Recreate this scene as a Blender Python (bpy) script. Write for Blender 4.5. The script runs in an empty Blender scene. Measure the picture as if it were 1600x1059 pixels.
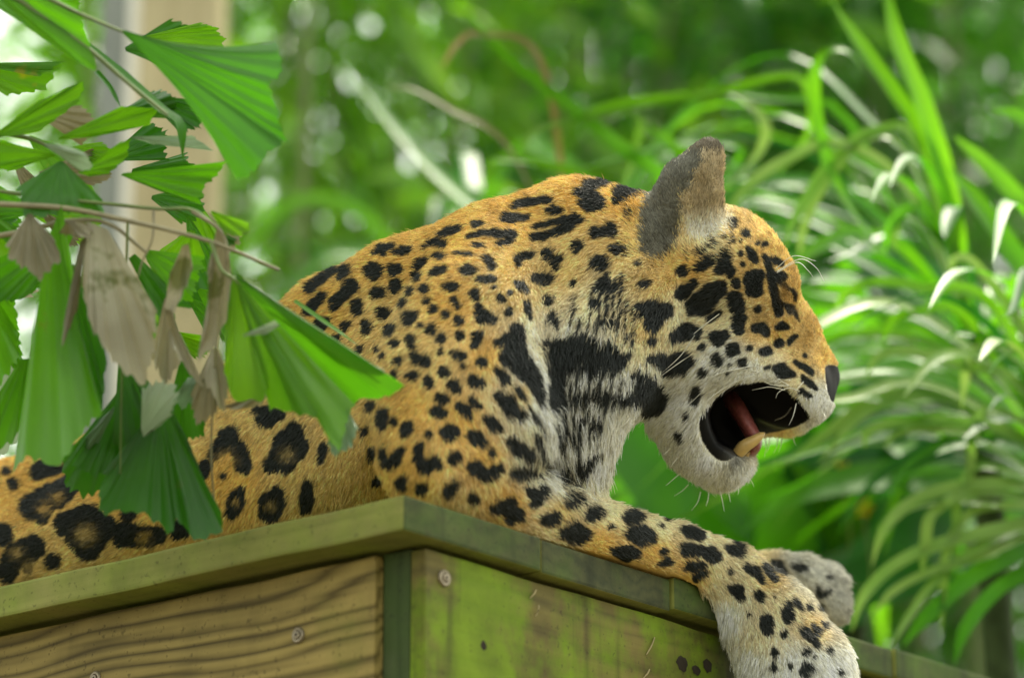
import bpy, bmesh, math, random
import numpy as np
from mathutils import Vector, Matrix

# ------------------------------------------------------------------ camera, light
PITCH = math.radians(18.5)
CAM = np.array([0.0, 0.0, 1.6])
FPX = 4800.0                                   # focal length in pixels of the 1600 px wide photograph
RT = np.array([1.0, 0, 0])
FW = np.array([0, math.cos(PITCH), math.sin(PITCH)])
UP = np.array([0, -math.sin(PITCH), math.cos(PITCH)])
scene = bpy.context.scene
COL = scene.collection

cam_data = bpy.data.cameras.new('camera')
cam = bpy.data.objects.new('camera', cam_data)
COL.objects.link(cam)
cam.location = CAM
cam.rotation_euler = (math.pi/2 + PITCH, 0, 0)
cam_data.sensor_width = 36.0
cam_data.lens = 108.0
cam_data.clip_start = 0.05
cam_data.clip_end = 500.0
cam_data.dof.use_dof = True
cam_data.dof.focus_distance = 3.52
cam_data.dof.aperture_fstop = 2.2
scene.camera = cam

SUN_EL, SUN_AZ = math.radians(62), math.radians(28)     # azimuth from +Y (away from the camera) towards +X
world = bpy.data.worlds.new('World')
scene.world = world
world.use_nodes = True
wn = world.node_tree.nodes; wl = world.node_tree.links
sky = wn.new('ShaderNodeTexSky'); sky.sky_type = 'NISHITA'; sky.sun_disc = False
sky.sun_elevation = SUN_EL; sky.sun_rotation = SUN_AZ
sky.air_density = 1.0; sky.dust_density = 3.0; sky.ozone_density = 1.0
wn['Background'].inputs['Strength'].default_value = 0.13
hs = wn.new('ShaderNodeHueSaturation')            # hazy white sky: less blue than clear air
hs.inputs['Saturation'].default_value = 0.22
wl.new(sky.outputs[0], hs.inputs['Color'])
wt = wn.new('ShaderNodeMix'); wt.data_type = 'RGBA'; wt.blend_type = 'MULTIPLY'; wt.inputs[0].default_value = 1.0
wt.inputs[7].default_value = (1.0, 1.0, 0.86, 1)        # warm haze
wl.new(hs.outputs[0], wt.inputs[6])
wl.new(wt.outputs[2], wn['Background'].inputs['Color'])
sun_data = bpy.data.lights.new('sun', 'SUN')
sun_data.energy = 2.1
sun_data.angle = math.radians(12)
sun_data.color = (1.0, 0.94, 0.76)
sun = bpy.data.objects.new('sun', sun_data)
COL.objects.link(sun)
sdir = Vector((math.sin(SUN_AZ)*math.cos(SUN_EL), math.cos(SUN_AZ)*math.cos(SUN_EL), math.sin(SUN_EL)))
sun.rotation_euler = sdir.to_track_quat('Z', 'Y').to_euler()
sun.location = (2, 4, 9)
scene.view_settings.view_transform = 'Standard'
scene.view_settings.look = 'None'
scene.view_settings.exposure = 1.85
scene.view_settings.gamma = 1.0
scene.cycles_curves.shape = 'RIBBONS'

rng = np.random.default_rng(7)
random.seed(7)

# ------------------------------------------------------------------ helpers
def ray(x, y):
    return (x-800)/FPX*RT - (y-529.5)/FPX*UP + FW
def W(x, y, d):
    return CAM + d*ray(x, y)
def cam_space(x, y, d):
    return np.array([(x-800)/FPX*d, -(y-529.5)/FPX*d, d])
def to_world(P):
    return CAM + P[:, :1]*RT + P[:, 1:2]*UP + P[:, 2:3]*FW
def to_px(P):                                   # world points -> photo pixels
    Q = P - CAM
    d = Q@FW
    return 800 + FPX*(Q@RT)/d, 529.5 - FPX*(Q@UP)/d, d

def mesh_np(name, verts, faces, mat=None, smooth=True):
    """faces: list/array of equal-length polygons"""
    me = bpy.data.meshes.new(name)
    V = np.asarray(verts, dtype=np.float32); Fc = np.asarray(faces, dtype=np.int32)
    n = Fc.shape[1]
    me.vertices.add(len(V)); me.vertices.foreach_set('co', V.ravel())
    me.loops.add(Fc.size); me.loops.foreach_set('vertex_index', Fc.ravel())
    me.polygons.add(len(Fc))
    me.polygons.foreach_set('loop_start', np.arange(0, Fc.size, n, dtype=np.int32))
    me.polygons.foreach_set('use_smooth', np.full(len(Fc), smooth))
    me.update(calc_edges=True)
    if mat: me.materials.append(mat)
    return me
def link(name, data, parent=None):
    o = bpy.data.objects.new(name, data)
    COL.objects.link(o)
    if parent is not None: o.parent = parent
    return o
def part(name, data, parent):
    """world-space mesh data under a thing (an Empty with a location only) or under one of its parts"""
    o = link(name, data, parent)
    if parent.type == 'EMPTY':
        o.matrix_parent_inverse = Matrix.Translation(-parent.location)
    return o
def thing(name, label, cat, loc, group=None):
    o = bpy.data.objects.new(name, None); COL.objects.link(o)
    o.empty_display_size = 0.1
    o.location = loc
    o['label'] = label; o['category'] = cat
    if group: o['group'] = group
    return o
def tag(o, label, cat, group=None):
    o['label'] = label; o['category'] = cat
    if group: o['group'] = group
    return o

class NT:
    def __init__(self, name):
        self.m = bpy.data.materials.new(name); self.m.use_nodes = True
        self.n = self.m.node_tree.nodes; self.l = self.m.node_tree.links
        self.b = self.n['Principled BSDF']; self.out = self.n['Material Output']
    def add(self, t, **kw):
        nd = self.n.new(t)
        for k, v in kw.items(): setattr(nd, k, v)
        return nd
    def link(self, a, b): self.l.new(a, b)
    def ramp(self, fac, stops):
        r = self.add('ShaderNodeValToRGB')
        e = r.color_ramp.elements
        while len(e) < len(stops): e.new(0.5)
        for i, (p, c) in enumerate(stops):
            e[i].position = p; e[i].color = (*c, 1) if len(c) == 3 else c
        self.link(fac, r.inputs[0]); return r.outputs[0]
    def noise(self, scale, detail=4, vec=None, rough=0.55, dist=0.0):
        t = self.add('ShaderNodeTexNoise'); t.inputs['Scale'].default_value = scale
        t.inputs['Detail'].default_value = detail; t.inputs['Roughness'].default_value = rough
        t.inputs['Distortion'].default_value = dist
        if vec is not None: self.link(vec, t.inputs['Vector'])
        return t.outputs['Fac']
    def mix(self, fac, a, b, mode='MIX'):
        m = self.add('ShaderNodeMix', data_type='RGBA', blend_type=mode)
        for s, v in ((m.inputs[0], fac), (m.inputs[6], a), (m.inputs[7], b)):
            if isinstance(v, (int, float)): s.default_value = v
            elif isinstance(v, tuple): s.default_value = (*v, 1)
            else: self.link(v, s)
        return m.outputs[2]
    def mapped(self, scale=(1, 1, 1), rand=True, coord='Object'):
        tc = self.add('ShaderNodeTexCoord'); mp = self.add('ShaderNodeMapping')
        mp.inputs['Scale'].default_value = scale
        self.link(tc.outputs[coord], mp.inputs['Vector'])
        if rand:
            oi = self.add('ShaderNodeObjectInfo'); cb = self.add('ShaderNodeCombineXYZ')
            ml = self.add('ShaderNodeMath', operation='MULTIPLY'); ml.inputs[1].default_value = 37.0
            self.link(oi.outputs['Random'], ml.inputs[0])
            for i in range(3): self.link(ml.outputs[0], cb.inputs[i])
            self.link(cb.outputs[0], mp.inputs['Location'])
        return mp.outputs[0]
    def bump(self, h, strength=0.3, dist=0.002):
        b = self.add('ShaderNodeBump'); b.inputs['Strength'].default_value = strength
        b.inputs['Distance'].default_value = dist
        self.link(h, b.inputs['Height']); self.link(b.outputs[0], self.b.inputs['Normal'])

def leaf_material(name, c_dark, c_light, trans, rough=0.35, spec=0.5, tw=0.45, vein=0.0, spots=None, edge=None):
    """sheet of leaf: principled top mixed with translucent; colour varies per leaf and along it"""
    t = NT(name)
    vec = t.mapped((1, 1, 1))
    oi = t.add('ShaderNodeObjectInfo')
    n1 = t.noise(9, 3, vec)
    mx = t.add('ShaderNodeMath', operation='ADD'); t.link(n1, mx.inputs[0])
    sb = t.add('ShaderNodeMath', operation='MULTIPLY_ADD'); t.link(oi.outputs['Random'], sb.inputs[0])
    sb.inputs[1].default_value = 0.5; sb.inputs[2].default_value = -0.25
    t.link(sb.outputs[0], mx.inputs[1])
    col = t.ramp(mx.outputs[0], [(0.25, c_dark), (0.75, c_light)])
    if spots:
        n2 = t.noise(spots[1], 3, vec)
        f = t.ramp(n2, [(spots[2], (0, 0, 0)), (spots[2]+0.08, (1, 1, 1))])
        col = t.mix(f, col, spots[0])
    at = t.add('ShaderNodeAttribute', attribute_name='rib')
    if vein:
        w = t.add('ShaderNodeMath', operation='SINE'); ml = t.add('ShaderNodeMath', operation='MULTIPLY')
        t.link(at.outputs['Fac'], ml.inputs[0]); ml.inputs[1].default_value = 420.0
        t.link(ml.outputs[0], w.inputs[0])
        f = t.add('ShaderNodeMath', operation='MULTIPLY_ADD'); t.link(w.outputs[0], f.inputs[0])
        f.inputs[1].default_value = 0.5*vein; f.inputs[2].default_value = 0.5*vein
        col = t.mix(f.outputs[0], col, tuple(0.45*x for x in c_dark))
        t.bump(w.outputs[0], 0.25, 0.0004)
    t.link(col, t.b.inputs['Base Color'])
    t.b.inputs['Roughness'].default_value = rough
    t.b.inputs['Specular IOR Level'].default_value = spec
    tr = t.add('ShaderNodeBsdfTranslucent')
    tc = t.mix(1.0, col, trans, 'MULTIPLY')
    t.link(tc, tr.inputs['Color'])
    ms = t.add('ShaderNodeMixShader'); ms.inputs[0].default_value = tw
    t.link(t.b.outputs[0], ms.inputs[1]); t.link(tr.outputs[0], ms.inputs[2])
    t.link(ms.outputs[0], t.out.inputs['Surface'])
    return t.m
def plain(name, col, rough=0.6, spec=0.4, var=0.15, scale=30, bump=0.0):
    t = NT(name); vec = t.mapped()
    n = t.noise(scale, 4, vec)
    c = t.ramp(n, [(0.3, tuple(x*(1-var) for x in col)), (0.7, tuple(min(1, x*(1+var)) for x in col))])
    t.link(c, t.b.inputs['Base Color']); t.b.inputs['Roughness'].default_value = rough
    t.b.inputs['Specular IOR Level'].default_value = spec
    if bump: t.bump(n, bump, 0.002)
    return t.m
def wood_material(name, c_dark, c_light, algae, algae_lo, algae_hi, ring=26.0, rough=0.75, stain=0.5, relief=0.6, grain=0.35, runs=0.25):
    """board: local X along the grain; algae film in noise patches"""
    t = NT(name)
    # growth rings: height across the board bent by slow waves, spaced unevenly
    sx = t.add('ShaderNodeSeparateXYZ'); t.link(t.mapped((1, 1, 1)), sx.inputs[0])
    def M2(op, x, y):
        m = t.add('ShaderNodeMath', operation=op)
        for s, v in zip(m.inputs, (x, y)):
            if isinstance(v, (int, float)): s.default_value = v
            else: t.link(v, s)
        return m.outputs[0]
    bend = t.noise(1.0, 1.5, t.mapped((1.7, 6, 6)))
    step = t.noise(1.0, 2, t.mapped((0.25, 26, 26)))
    zc = M2('ADD', M2('ADD', sx.outputs['Z'], M2('MULTIPLY', bend, 0.13)), M2('MULTIPLY', step, 0.05))
    sn = M2('SINE', M2('MULTIPLY', zc, ring*12.0), 0.0)
    class wv: outputs = {'Color': M2('POWER', M2('MULTIPLY', M2('ADD', sn, 1.0), 0.5), 0.6)}
    fine = t.noise(1.0, 5, t.mapped((1.1, 90, 90)), 0.6, 0.4)
    g = t.mix(1-grain, wv.outputs['Color'], fine)
    col = t.ramp(g, [(0.15, c_dark), (0.45, tuple(0.5*(a+b) for a, b in zip(c_dark, c_light))), (0.8, c_light)])
    big = t.noise(5, 5, t.mapped((1, 1, 1)), 0.65)
    st = t.ramp(big, [(0.35, (1-stain,)*3), (0.65, (1, 1, 1))])
    col = t.mix(1.0, col, st, 'MULTIPLY')
    al = t.noise(6.5, 6, t.mapped((1.3, 1, 1)), 0.62)
    f = t.ramp(al, [(algae_lo, (0, 0, 0)), (algae_hi, (1, 1, 1))])
    an = t.noise(22, 4, t.mapped((1, 1, 1)))
    ac = t.ramp(an, [(0.3, tuple(0.55*x for x in algae)), (0.7, algae)])
    ac2 = t.mix(0.25, ac, col)
    col = t.mix(f, col, ac2)
    run = t.noise(1.0, 4, t.mapped((16, 16, 1.2)), 0.6)
    rf = t.ramp(run, [(0.56, (0, 0, 0)), (0.74, (runs,)*3)])
    col = t.mix(rf, col, tuple(0.4*x for x in c_dark))
    spk = t.noise(160, 2, t.mapped((1, 1, 1)))
    sf = t.ramp(spk, [(0.62, (0, 0, 0)), (0.72, (1, 1, 1))])
    sm = t.mix(0.5, (0, 0, 0), sf)
    col = t.mix(sm, col, tuple(0.35*x for x in c_dark))
    t.link(col, t.b.inputs['Base Color'])
    t.b.inputs['Roughness'].default_value = rough
    t.b.inputs['Specular IOR Level'].default_value = 0.3
    t.bump(g, relief, 0.0015)
    return t.m

M = {}
M['palm'] = leaf_material('palm leaf', (0.06, 0.20, 0.008), (0.11, 0.31, 0.010), (1.7, 1.9, 0.8), 0.3, 0.5, 0.52, 0.22, ((0.16, 0.20, 0.02), 24, 0.68))
M['palm_dark'] = leaf_material('dark palm leaf', (0.03, 0.13, 0.010), (0.055, 0.20, 0.012), (1.5, 1.7, 0.7), 0.3, 0.5, 0.4, 0.12, ((0.07, 0.13, 0.03), 22, 0.66))
M['palm_lime'] = leaf_material('lime palm leaf', (0.10, 0.27, 0.010), (0.16, 0.36, 0.012), (1.6, 1.7, 0.7), 0.4, 0.4, 0.55, 0.2, ((0.30, 0.28, 0.02), 20, 0.68))
M['palm_pale'] = leaf_material('pale palm leaf', (0.22, 0.34, 0.20), (0.42, 0.50, 0.36), (1.0, 1.1, 0.9), 0.3, 0.6, 0.4, 0.12)
M['palm_dry'] = leaf_material('withered palm leaf', (0.24, 0.215, 0.13), (0.52, 0.49, 0.36), (1.2, 1.1, 0.8), 0.5, 0.5, 0.4, 0.25, ((0.16, 0.18, 0.05), 18, 0.58))
M['stalk'] = plain('palm stalk', (0.16, 0.22, 0.07), 0.5, 0.4, 0.3, 25)
M['stalk_dry'] = plain('dry stalk', (0.27, 0.24, 0.14), 0.6, 0.4, 0.3, 25)
M['strap'] = leaf_material('strap leaf', (0.040, 0.17, 0.006), (0.085, 0.27, 0.010), (1.7, 1.8, 0.8), 0.48, 0.4, 0.45)
M['strap_light'] = leaf_material('light strap leaf', (0.085, 0.27, 0.008), (0.15, 0.36, 0.012), (1.6, 1.7, 0.8), 0.42, 0.35, 0.48)
M['strap_pale'] = leaf_material('pale ribbon leaf', (0.13, 0.28, 0.035), (0.28, 0.40, 0.12), (1.3, 1.4, 0.8), 0.42, 0.35, 0.35)
M['strap_deep'] = leaf_material('deep green broad leaf', (0.012, 0.085, 0.012), (0.03, 0.14, 0.018), (1.3, 1.6, 0.8), 0.48, 0.4, 0.35)
M['strap_brown'] = leaf_material('browned strap leaf', (0.18, 0.15, 0.07), (0.30, 0.24, 0.12), (1.1, 0.9, 0.6), 0.6, 0.3, 0.35)
M['bamboo'] = leaf_material('bamboo foliage', (0.09, 0.26, 0.02), (0.24, 0.42, 0.03), (1.6, 1.7, 0.8), 0.25, 0.7, 0.5)
M['bush'] = leaf_material('shrub foliage', (0.05, 0.19, 0.02), (0.15, 0.33, 0.03), (1.6, 1.8, 0.8), 0.25, 0.7, 0.5)
M['petal'] = plain('yellow petal', (0.65, 0.45, 0.02), 0.5, 0.4, 0.1, 20)
M['culm'] = plain('bamboo culm', (0.16, 0.20, 0.06), 0.4, 0.5, 0.25, 8)
M['bark'] = plain('bark', (0.05, 0.07, 0.03), 0.9, 0.2, 0.35, 30, 0.5)
M['ground'] = plain('soil', (0.07, 0.06, 0.035), 0.95, 0.2, 0.4, 6, 0.5)
M['fence'] = wood_material('fence wood', (0.12, 0.13, 0.085), (0.24, 0.24, 0.16), (0.10, 0.17, 0.05), 0.5, 0.75)
M['post'] = wood_material('post wood', (0.44, 0.36, 0.20), (0.60, 0.51, 0.31), (0.38, 0.38, 0.17), 0.68, 0.9, 20, 0.7, 0.15)
M['white'] = plain('white paint', (0.90, 0.88, 0.80), 0.4, 0.5, 0.06, 12)
M['greymetal'] = plain('grey metal', (0.22, 0.24, 0.21), 0.35, 0.6, 0.12, 8)
M['deck'] = wood_material('deck board', (0.20, 0.20, 0.055), (0.38, 0.36, 0.11), (0.24, 0.32, 0.035), 0.36, 0.66, 22, 0.75, 0.3, 0.3, 0.15)
M['deck_dark'] = wood_material('deck board end', (0.06, 0.075, 0.032), (0.14, 0.15, 0.055), (0.10, 0.19, 0.02), 0.40, 0.64, 22, 0.8, 0.65, 0.35, 0.25, 0.8)
M['side_brown'] = wood_material('brown side board', (0.085, 0.060, 0.014), (0.38, 0.285, 0.085), (0.14, 0.17, 0.02), 0.58, 0.88, 34, 0.7, 0.35, 0.7, 0.55)
M['side_green'] = wood_material('mossy side board', (0.10, 0.085, 0.024), (0.26, 0.215, 0.055), (0.21, 0.36, 0.004), 0.40, 0.55, 24, 0.75, 0.6, 0.4, 0.3, 0.9)
M['box_post'] = wood_material('mossy corner post', (0.035, 0.05, 0.02), (0.08, 0.11, 0.04), (0.06, 0.12, 0.015), 0.40, 0.62, 24, 0.8, 0.4, 0.4)
M['steel'] = plain('dull steel', (0.30, 0.25, 0.17), 0.45, 0.5, 0.3, 60)
M['knot'] = plain('knot', (0.035, 0.028, 0.018), 0.8, 0.2, 0.3, 60)
M['straw'] = plain('straw', (0.40, 0.33, 0.16), 0.7, 0.3, 0.2, 40)
M['steel'].node_tree.nodes['Principled BSDF'].inputs['Metallic'].default_value = 0.6

def set_attr(me, name, vals):
    a = me.attributes.new(name, 'FLOAT', 'POINT'); a.data.foreach_set('value', np.asarray(vals, dtype=np.float32))

def catmull(pts, n):
    P = np.asarray(pts, dtype=float)
    P = np.vstack([2*P[0]-P[1], P, 2*P[-1]-P[-2]])
    out = []
    m = len(P)-3
    for t in np.linspace(0, m, n):
        i = min(int(t), m-1); u = t-i
        a, b, c, d = P[i:i+4]
        out.append(0.5*((2*b)+(c-a)*u+(2*a-5*b+4*c-d)*u*u+(3*b-a-3*c+d)*u**3))
    return np.array(out)

def tube(pts, radii, n=32, sides=6, mat=None, name='tube', cap=True):
    """tapered tube through world points"""
    P = catmull(np.hstack([np.asarray(pts, float), np.asarray(radii, float)[:, None]]), n)
    R = np.abs(P[:, 3]); P = P[:, :3]
    T = np.gradient(P, axis=0); T /= np.linalg.norm(T, axis=1)[:, None]+1e-12
    ref = np.array([0.31, 0.17, 0.93]); 
    A = np.cross(T, ref); A /= np.linalg.norm(A, axis=1)[:, None]+1e-9
    B = np.cross(T, A)
    th = np.linspace(0, 2*np.pi, sides, endpoint=False)
    V = P[:, None, :] + R[:, None, None]*(np.cos(th)[None, :, None]*A[:, None, :] + np.sin(th)[None, :, None]*B[:, None, :])
    V = V.reshape(-1, 3)
    i, j = np.meshgrid(np.arange(n-1), np.arange(sides), indexing='ij')
    j2 = (j+1) % sides
    Fq = np.stack([i*sides+j, i*sides+j2, (i+1)*sides+j2, (i+1)*sides+j], -1).reshape(-1, 4)
    return mesh_np(name, V, Fq, mat)

def strap_mesh(name, pts, mat, n=26, twist=0.0, vfold=0.18, facing=0.8, wob=0.0, tipw=0.08):
    """ribbon leaf through pixel points (px, py, depth, width in px), base first, tip last"""
    w = np.array([[*W(x, y, d), wd*d/FPX] for x, y, d, wd in pts])
    return ribbon(name, w, mat, n, twist, vfold, facing, wob, tipw)
def ribbon(name, w, mat, n=26, twist=0.0, vfold=0.18, facing=0.8, wob=0.0, tipw=0.08):
    Q = catmull(w, n); P = Q[:, :3]; wid = np.abs(Q[:, 3])
    s = np.linspace(0, 1, n)
    wid = wid*np.clip((1-s)/0.22, 0, 1)**0.7*(1-tipw) + wid*tipw*(s < 0.999)
    T = np.gradient(P, axis=0); T /= np.linalg.norm(T, axis=1)[:, None]+1e-12
    nr = np.array([0, 0, 1.0])*(1-facing*0.5) - FW*facing
    nr = nr/np.linalg.norm(nr)
    Sd = np.cross(T, nr); Sd /= np.linalg.norm(Sd, axis=1)[:, None]+1e-9
    N = np.cross(Sd, T)
    a = twist*s + wob*np.sin(s*5.0)
    Sd, N = Sd*np.cos(a)[:, None]+N*np.sin(a)[:, None], N*np.cos(a)[:, None]-Sd*np.sin(a)[:, None]
    u = np.array([-0.5, -0.25, 0, 0.25, 0.5])
    V = P[:, None, :] + (u[None, :, None]*wid[:, None, None])*Sd[:, None, :] + (np.abs(u)[None, :, None]*2*vfold*wid[:, None, None])*N[:, None, :]*0.5
    i, j = np.meshgrid(np.arange(n-1), np.arange(4), indexing='ij')
    Fq = np.stack([i*5+j, i*5+j+1, (i+1)*5+j+1, (i+1)*5+j], -1).reshape(-1, 4)
    me = mesh_np(name, V.reshape(-1, 3), Fq, mat)
    set_attr(me, 'rib', np.tile(u+0.5, n))
    return me

def fan_mesh(name, base, edge, depth, mat, bulge=0.0, pleat=0.0022, npleat=7, jag=5.0, edge_d=None, n=49, m=12, wb=6.0, seed=1, concave=0.0):
    """fishtail leaflet: pleated fan from a narrow base to a ragged outer edge, pixel outline at real depth"""
    r = np.random.default_rng(seed)
    E = np.array([(e[0], e[1], e[2] if len(e) > 2 else np.nan) for e in edge], float)
    dd = np.interp(np.linspace(0, 1, len(E)), [0, 1], edge_d if edge_d else (0.0, 0.0))
    E[:, 2] = np.where(np.isnan(E[:, 2]), dd, E[:, 2])
    L = np.r_[0, np.cumsum(np.hypot(*np.diff(E[:, :2], axis=0).T))]; L /= L[-1]
    t = np.linspace(0, 1, n)
    Ex = np.stack([np.interp(t, L, E[:, k]) for k in range(3)], -1)
    B = np.array([base[0], base[1], base[2] if len(base) > 2 else 0.0])
    dv = Ex[:, :2]-B[:2]; ln = np.linalg.norm(dv, axis=1)[:, None]
    teeth = (np.abs(((t*npleat*2) % 1)-0.5)*2 - 0.5)*jag + r.normal(0, jag*0.35, n)
    teeth[0] = teeth[-1] = 0
    Ex[:, :2] += dv/ln*teeth[:, None]
    s = np.linspace(0, 1, m)
    # base is a short segment so that the leaflet leaves its stalk with some width
    side = (Ex[-1, :2]-Ex[0, :2]); side /= np.linalg.norm(side)+1e-9
    B0 = B[None, :2] + side[None]*((t-0.5)*wb)[:, None]
    xy = B0[None]*(1-s)[:, None, None] + Ex[None, :, :2]*s[:, None, None]
    # outer rays bow inwards a little
    bow = concave*np.sin(np.pi*s)[:, None]*(np.abs(t-0.5)*2)[None]**3*np.sign(t-0.5)[None]
    xy = xy - side[None, None]*bow[..., None]
    dz = B[2]*(1-s)[:, None] + Ex[None, :, 2]*s[:, None]
    ph = np.cumsum(r.uniform(0.4, 1.6, n)); ph = ph/ph[-1]
    dz = dz + bulge*np.sin(np.pi*t)[None]*(s**1.5)[:, None] + pleat*np.sin(ph*np.pi*2*npleat)[None]*s[:, None]
    dz = dz + bulge*0.7*np.sin(t*np.pi*2.3+seed)[None]*(s**2)[:, None]*0.5 + 0.010*np.sin(s*3.0+seed)[:, None]
    dz = dz + r.normal(0, 0.0003, dz.shape)
    D = depth + dz
    X = (xy[..., 0]-800)/FPX*D; Y = -(xy[..., 1]-529.5)/FPX*D
    V = to_world(np.stack([X, Y, D], -1).reshape(-1, 3))
    i, j = np.meshgrid(np.arange(m-1), np.arange(n-1), indexing='ij')
    Fq = np.stack([i*n+j, i*n+j+1, (i+1)*n+j+1, (i+1)*n+j], -1).reshape(-1, 4)
    me = mesh_np(name, V, Fq, mat)
    set_attr(me, 'rib', np.tile(t, m))
    return me

def board_mesh(name, L, Wd, H, mat, bev=0.003, seed=0, wear=0.0012, nx=24):
    """plank: local X length, Y width, Z height, origin at the min corner; slightly uneven, bevelled edges"""
    r = random.Random(seed)
    bm = bmesh.new()
    bmesh.ops.create_cube(bm, size=1.0)
    for v in bm.verts: v.co = Vector(((v.co.x+0.5)*L, (v.co.y+0.5)*Wd, (v.co.z+0.5)*H))
    xe = [e for e in bm.edges if abs(e.verts[0].co.x-e.verts[1].co.x) > L*0.5]
    bmesh.ops.subdivide_edges(bm, edges=xe, cuts=nx)
    sharp = [e for e in bm.edges if len(e.link_faces) == 2 and e.calc_face_angle(0) > 0.5]
    bmesh.ops.bevel(bm, geom=sharp, offset=bev, segments=2, affect='EDGES', profile=0.6)
    ph = r.random()*9
    for v in bm.verts:
        x = v.co.x
        v.co.z += wear*(math.sin(x*17+ph)+0.6*math.sin(x*41+ph*2)) + r.uniform(-1, 1)*wear*0.25
        v.co.y += wear*0.8*math.sin(x*23+ph*3) + r.uniform(-1, 1)*wear*0.2
    me = bpy.data.meshes.new(name); bm.to_mesh(me); bm.free()
    for p in me.polygons: p.use_smooth = False
    me.materials.append(mat)
    return me

def leaf_cloud(name, pts, dirs, length, width, mat, seed=0, droop=0.25):
    """many folded leaves, one mesh (foliage of one plant)"""
    r = np.random.default_rng(seed); n = len(pts)
    D = dirs/np.linalg.norm(dirs, axis=1)[:, None]
    L = length*r.uniform(0.6, 1.25, n)[:, None]; Wd = width*r.uniform(0.7, 1.2, n)[:, None]
    ref = r.normal(size=(n, 3)); S = np.cross(D, ref); S /= np.linalg.norm(S, axis=1)[:, None]
    N = np.cross(S, D)
    mid = pts + D*L*0.45; mid[:, 2:3] -= 0.03*L
    tip = pts + D*L; tip[:, 2:3] -= droop*L
    V = np.stack([pts, mid-S*Wd/2+N*Wd*0.15, mid, mid+S*Wd/2+N*Wd*0.15, tip], 1).reshape(-1, 3)
    k = np.arange(n)[:, None]*5
    Fc = np.concatenate([k+np.array([0, 1, 2]), k+np.array([0, 2, 3]), k+np.array([1, 4, 2]), k+np.array([2, 4, 3])], 0)
    return mesh_np(name, V, Fc, mat, True)

# ------------------------------------------------------------------ setting: ground, back fence
def grid_sheet(name, x0, x1, y0, y1, nx, ny, mat, amp):
    xs, ys = np.meshgrid(np.linspace(x0, x1, nx), np.linspace(y0, y1, ny), indexing='ij')
    z = amp*(np.sin(xs*1.3)*np.cos(ys*0.9)+0.5*np.sin(xs*3.1+ys*2.2))
    V = np.stack([xs, ys, z], -1).reshape(-1, 3)
    i, j = np.meshgrid(np.arange(nx-1), np.arange(ny-1), indexing='ij')
    Fq = np.stack([i*ny+j, (i+1)*ny+j, (i+1)*ny+j+1, i*ny+j+1], -1).reshape(-1, 4)
    return mesh_np(name, V, Fq, mat)
g = link('ground', grid_sheet('ground', -120, 120, -60, 180, 121, 121, M['ground'], 0.02))
g['kind'] = 'structure'

def fence():
    t = thing('timber_fence', 'tall weathered grey-green fence of upright boards behind the plants', 'fence', (1.4, 9.6, 0))
    bw = 0.15
    base = [board_mesh('board', 6.6, bw-0.012, 0.03, M['fence'], 0.004, k, 0.002, 10) for k in range(3)]
    for i in range(25):
        o = link('board', base[i % 3], t)
        x = -0.15 + i*bw
        # local X (grain) points up
        o.matrix_local = Matrix(((0, 1, 0, x-1.4), (0, 0, 1, random.uniform(-0.006, 0.006)), (1, 0, 0, 0), (0, 0, 0, 1)))
    for z in (1.2, 3.2, 5.4):
        o = link('rail', board_mesh('rail', 3.85, 0.05, 0.09, M['fence'], 0.004, 9), t)
        o.location = (-1.6, 0.035, z)
fence()

def back_post():
    # timber post with a white painted edge strip and grey panel beside it, to the left behind the palm
    d = 6.4
    c = W(270, 300, d)
    t = thing('timber_post', 'pale beige timber post standing behind the palm leaves', 'post', (c[0], c[1], 0))
    w = 128*d/FPX
    o = link('shaft', board_mesh('shaft', 5.2, w, w, M['post'], 0.006, 3, 0.001), t)
    o.matrix_local = Matrix(((0, 1, 0, -w/2), (0, 0, 1, 0), (1, 0, 0, 0), (0, 0, 0, 1)))
    cap = board_mesh('cap', w*1.2, w*1.2, 0.04, M['post'], 0.006, 4)
    o = link('cap', cap, t); o.location = (-w*0.6, -w*0.1, 5.2)
    c2 = W(181, 300, d)
    f = thing('window_frame', 'white window frame with grey panel next to the beige timber post', 'window frame', (c2[0], c2[1]+0.03, 0))
    s = 24*d/FPX
    o = link('frame_bar', board_mesh('frame_bar', 5.0, s, 0.05, M['white'], 0.004, 5, 0.0004), f)
    o.matrix_local = Matrix(((0, 1, 0, 0.006), (0, 0, 1, 0), (1, 0, 0, 0), (0, 0, 0, 1)))
    pw = 44*d/FPX
    o = link('panel', board_mesh('panel', 4.9, pw, 0.02, M['greymetal'], 0.002, 6, 0.0003), f)
    o.matrix_local = Matrix(((0, 1, 0, 0.003-pw), (0, 0, 1, 0.02), (1, 0, 0, 0.05), (0, 0, 0, 1)))
back_post()

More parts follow.
